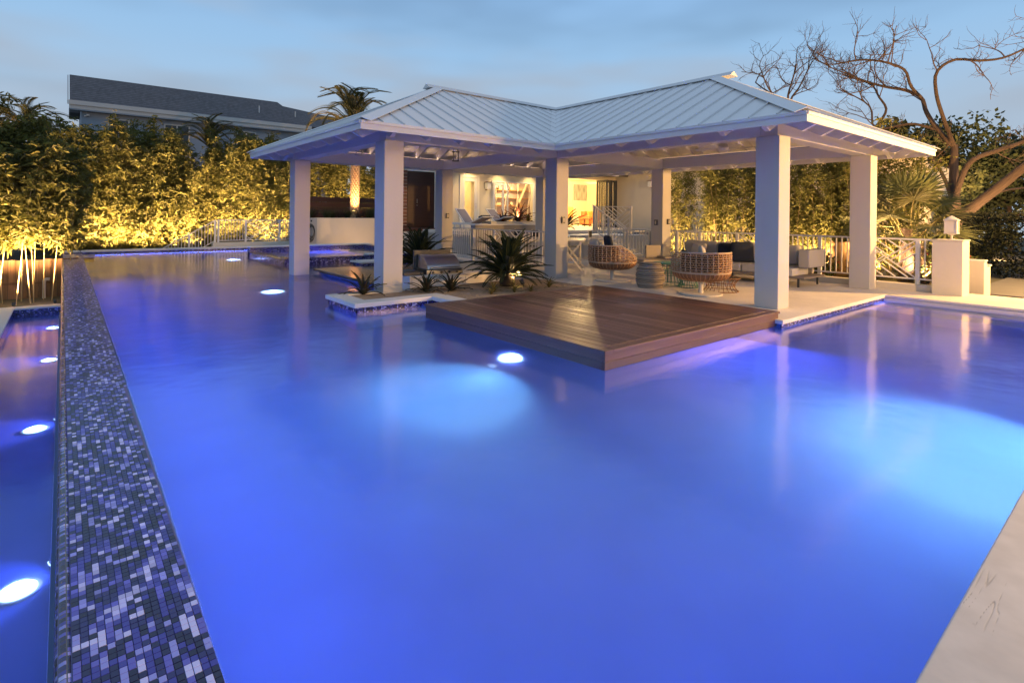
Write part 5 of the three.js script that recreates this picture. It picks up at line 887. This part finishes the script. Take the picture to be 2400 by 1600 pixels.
for (const x of [-3.4, -2.2, -1.1, -.15]) uplight('garden uplight before the board fence', x, -1.34, -22.0, x - .1, 3.4, -23.6, 330, 1.0);
for (const d of scene.children.filter((o) => /^garden_uplight/.test(o.name))) d.userData.group = d.userData.label.includes('fence') ? 'uplights before the board fence' : 'uplights under the hedge';
uplight('garden uplight at the foot of the lit palm trunk', 12.2, 1.24, -27.9, 12.55, 4.0, -29, 170, .75);
uplight('glowing garden uplight beside the large cycad', 7.74, .05, -8.98, 7.5, .8, -9.4, 42, 1.15);
uplight('garden uplight under the cycad behind the front left column', 7.35, -.40, -12.85, 7.65, .6, -13.25, 12, 1.1);
uplight('garden uplight in front of the terrace agave', 14.7, 1.32, -17.45, 14.9, 2.2, -17.65, 8, 1.0);
uplight('garden uplight under the fan palm', 17.2, -.1, -4.0, 17.6, 1.8, -4.7, 210, 1.1);
uplight('garden uplight under the bare tree', 24.2, -.1, -3.9, 25.4, 3.2, -4.9, 90, 1.1, WARM);
uplight('garden uplight among the evergreens', 26.3, -.1, -5.6, 28.5, 4, -9.6, 900, 1.2);
uplight('garden uplight behind the bare tree', 30.5, -.1, -4.2, 35, 5, -8, 900, 1.2);
for (let k = 0; k < 5; k++) { uplight('garden uplight at the foot of the bamboo screen', 17.4, -.1, -12 + k * 1.7, 18.5, 2.4, -12 + k * 1.7, 130, 1.2); scene.children.filter((o) => o.name.startsWith('garden_uplight')).at(-1).userData.group = 'uplights under the bamboo screen'; }
for (const x of [10.6, 12.6, 14.4]) { uplight('garden uplight behind the brown board fence', x, -.1, -30.7, x, 4, -32.3, 200, 1.2); scene.children.filter((o) => o.name.startsWith('garden_uplight')).at(-1).userData.group = 'uplights behind the brown fence'; }
uplight('garden uplight washing the beige garden wall', 11.3, -.06, -23.6, 11.3, .8, -26, 12, 1.2);
// rooms of the house
point('room_light', 18.4, 3.3, -22.0, CREAM, 15, 8); point('room_light', 25.5, 3.4, -24.0, CREAM, 80, 8); point('room_light', 30.5, 3.4, -24.0, CREAM, 60, 8); point('room_light', 14.6, 3.2, -23.5, CREAM, 10, 8); point('room_light', 27.2, 3.2, -15, CREAM, 40, 8);
for (const [x, z, l] of [[18.4, -22.0, 'round ceiling lamp over the display shelf'], [25.5, -24.0, 'round ceiling lamp in the middle of the living room'], [30.5, -24.0, 'round ceiling lamp over the orange sofa'], [14.6, -23.5, 'round ceiling lamp behind the glass door'], [27.2, -15, 'round ceiling lamp in the house wing']]) { const o = thing('ceiling_lamp', l, 'ceiling lamp', x, x > 26.5 && z > -20 ? 3.70 : 4.0, z); mesh('lamp_shade', lathe([[0, -.08], [.16, -.07], [.2, 0], [0, 0]], 24), glow(1, .8, .5, 3), o); }
// soffit downlights over the terrace
for (const x of [14.6, 16.4, 18.4, 20.4]) { const o = thing('soffit_downlight', 'recessed downlight in the house soffit over the terrace', 'downlight', x, 3.855, HZ + .5, 0, 'downlights in the house soffit'); mesh('lamp_lens', new THREE.CircleGeometry(.06, 18).rotateX(HP), glow(1, .8, .5, 6), o); mesh('ring', new THREE.TorusGeometry(.07, .012, 6, 20).rotateX(HP), M.white, o); spot('soffit_downlight', [x, 3.82, HZ + .5], [x, 1, HZ + .45], CREAM, 11, 1.1, .8, 2); }
// lamp posts outside the picture that warm the pillar, the end of the roof and the pavilion floor
for (const [x, z, H, I, l] of [[18.2, 1.6, 3.2, 640, 'garden lamp post with a globe by the right end of the pool'], [10.7, 3.6, 3.1, 235, 'garden lamp post with a globe on the near terrace']]) { const o = thing('lamp_post', l, 'lamp post', x, -.1, z); mesh('pole', cyl(0, 0, H, 0, .05, .04), M.darkmetal, o); mesh('lamp_globe', new THREE.SphereGeometry(.16, 24, 16).translate(0, H + .14, 0), glow(1, .75, .45, 4), o); point('lamp_post', x, H + .04, z, [1, .53, .16], I, 8); }
renderer.render(scene, camera);
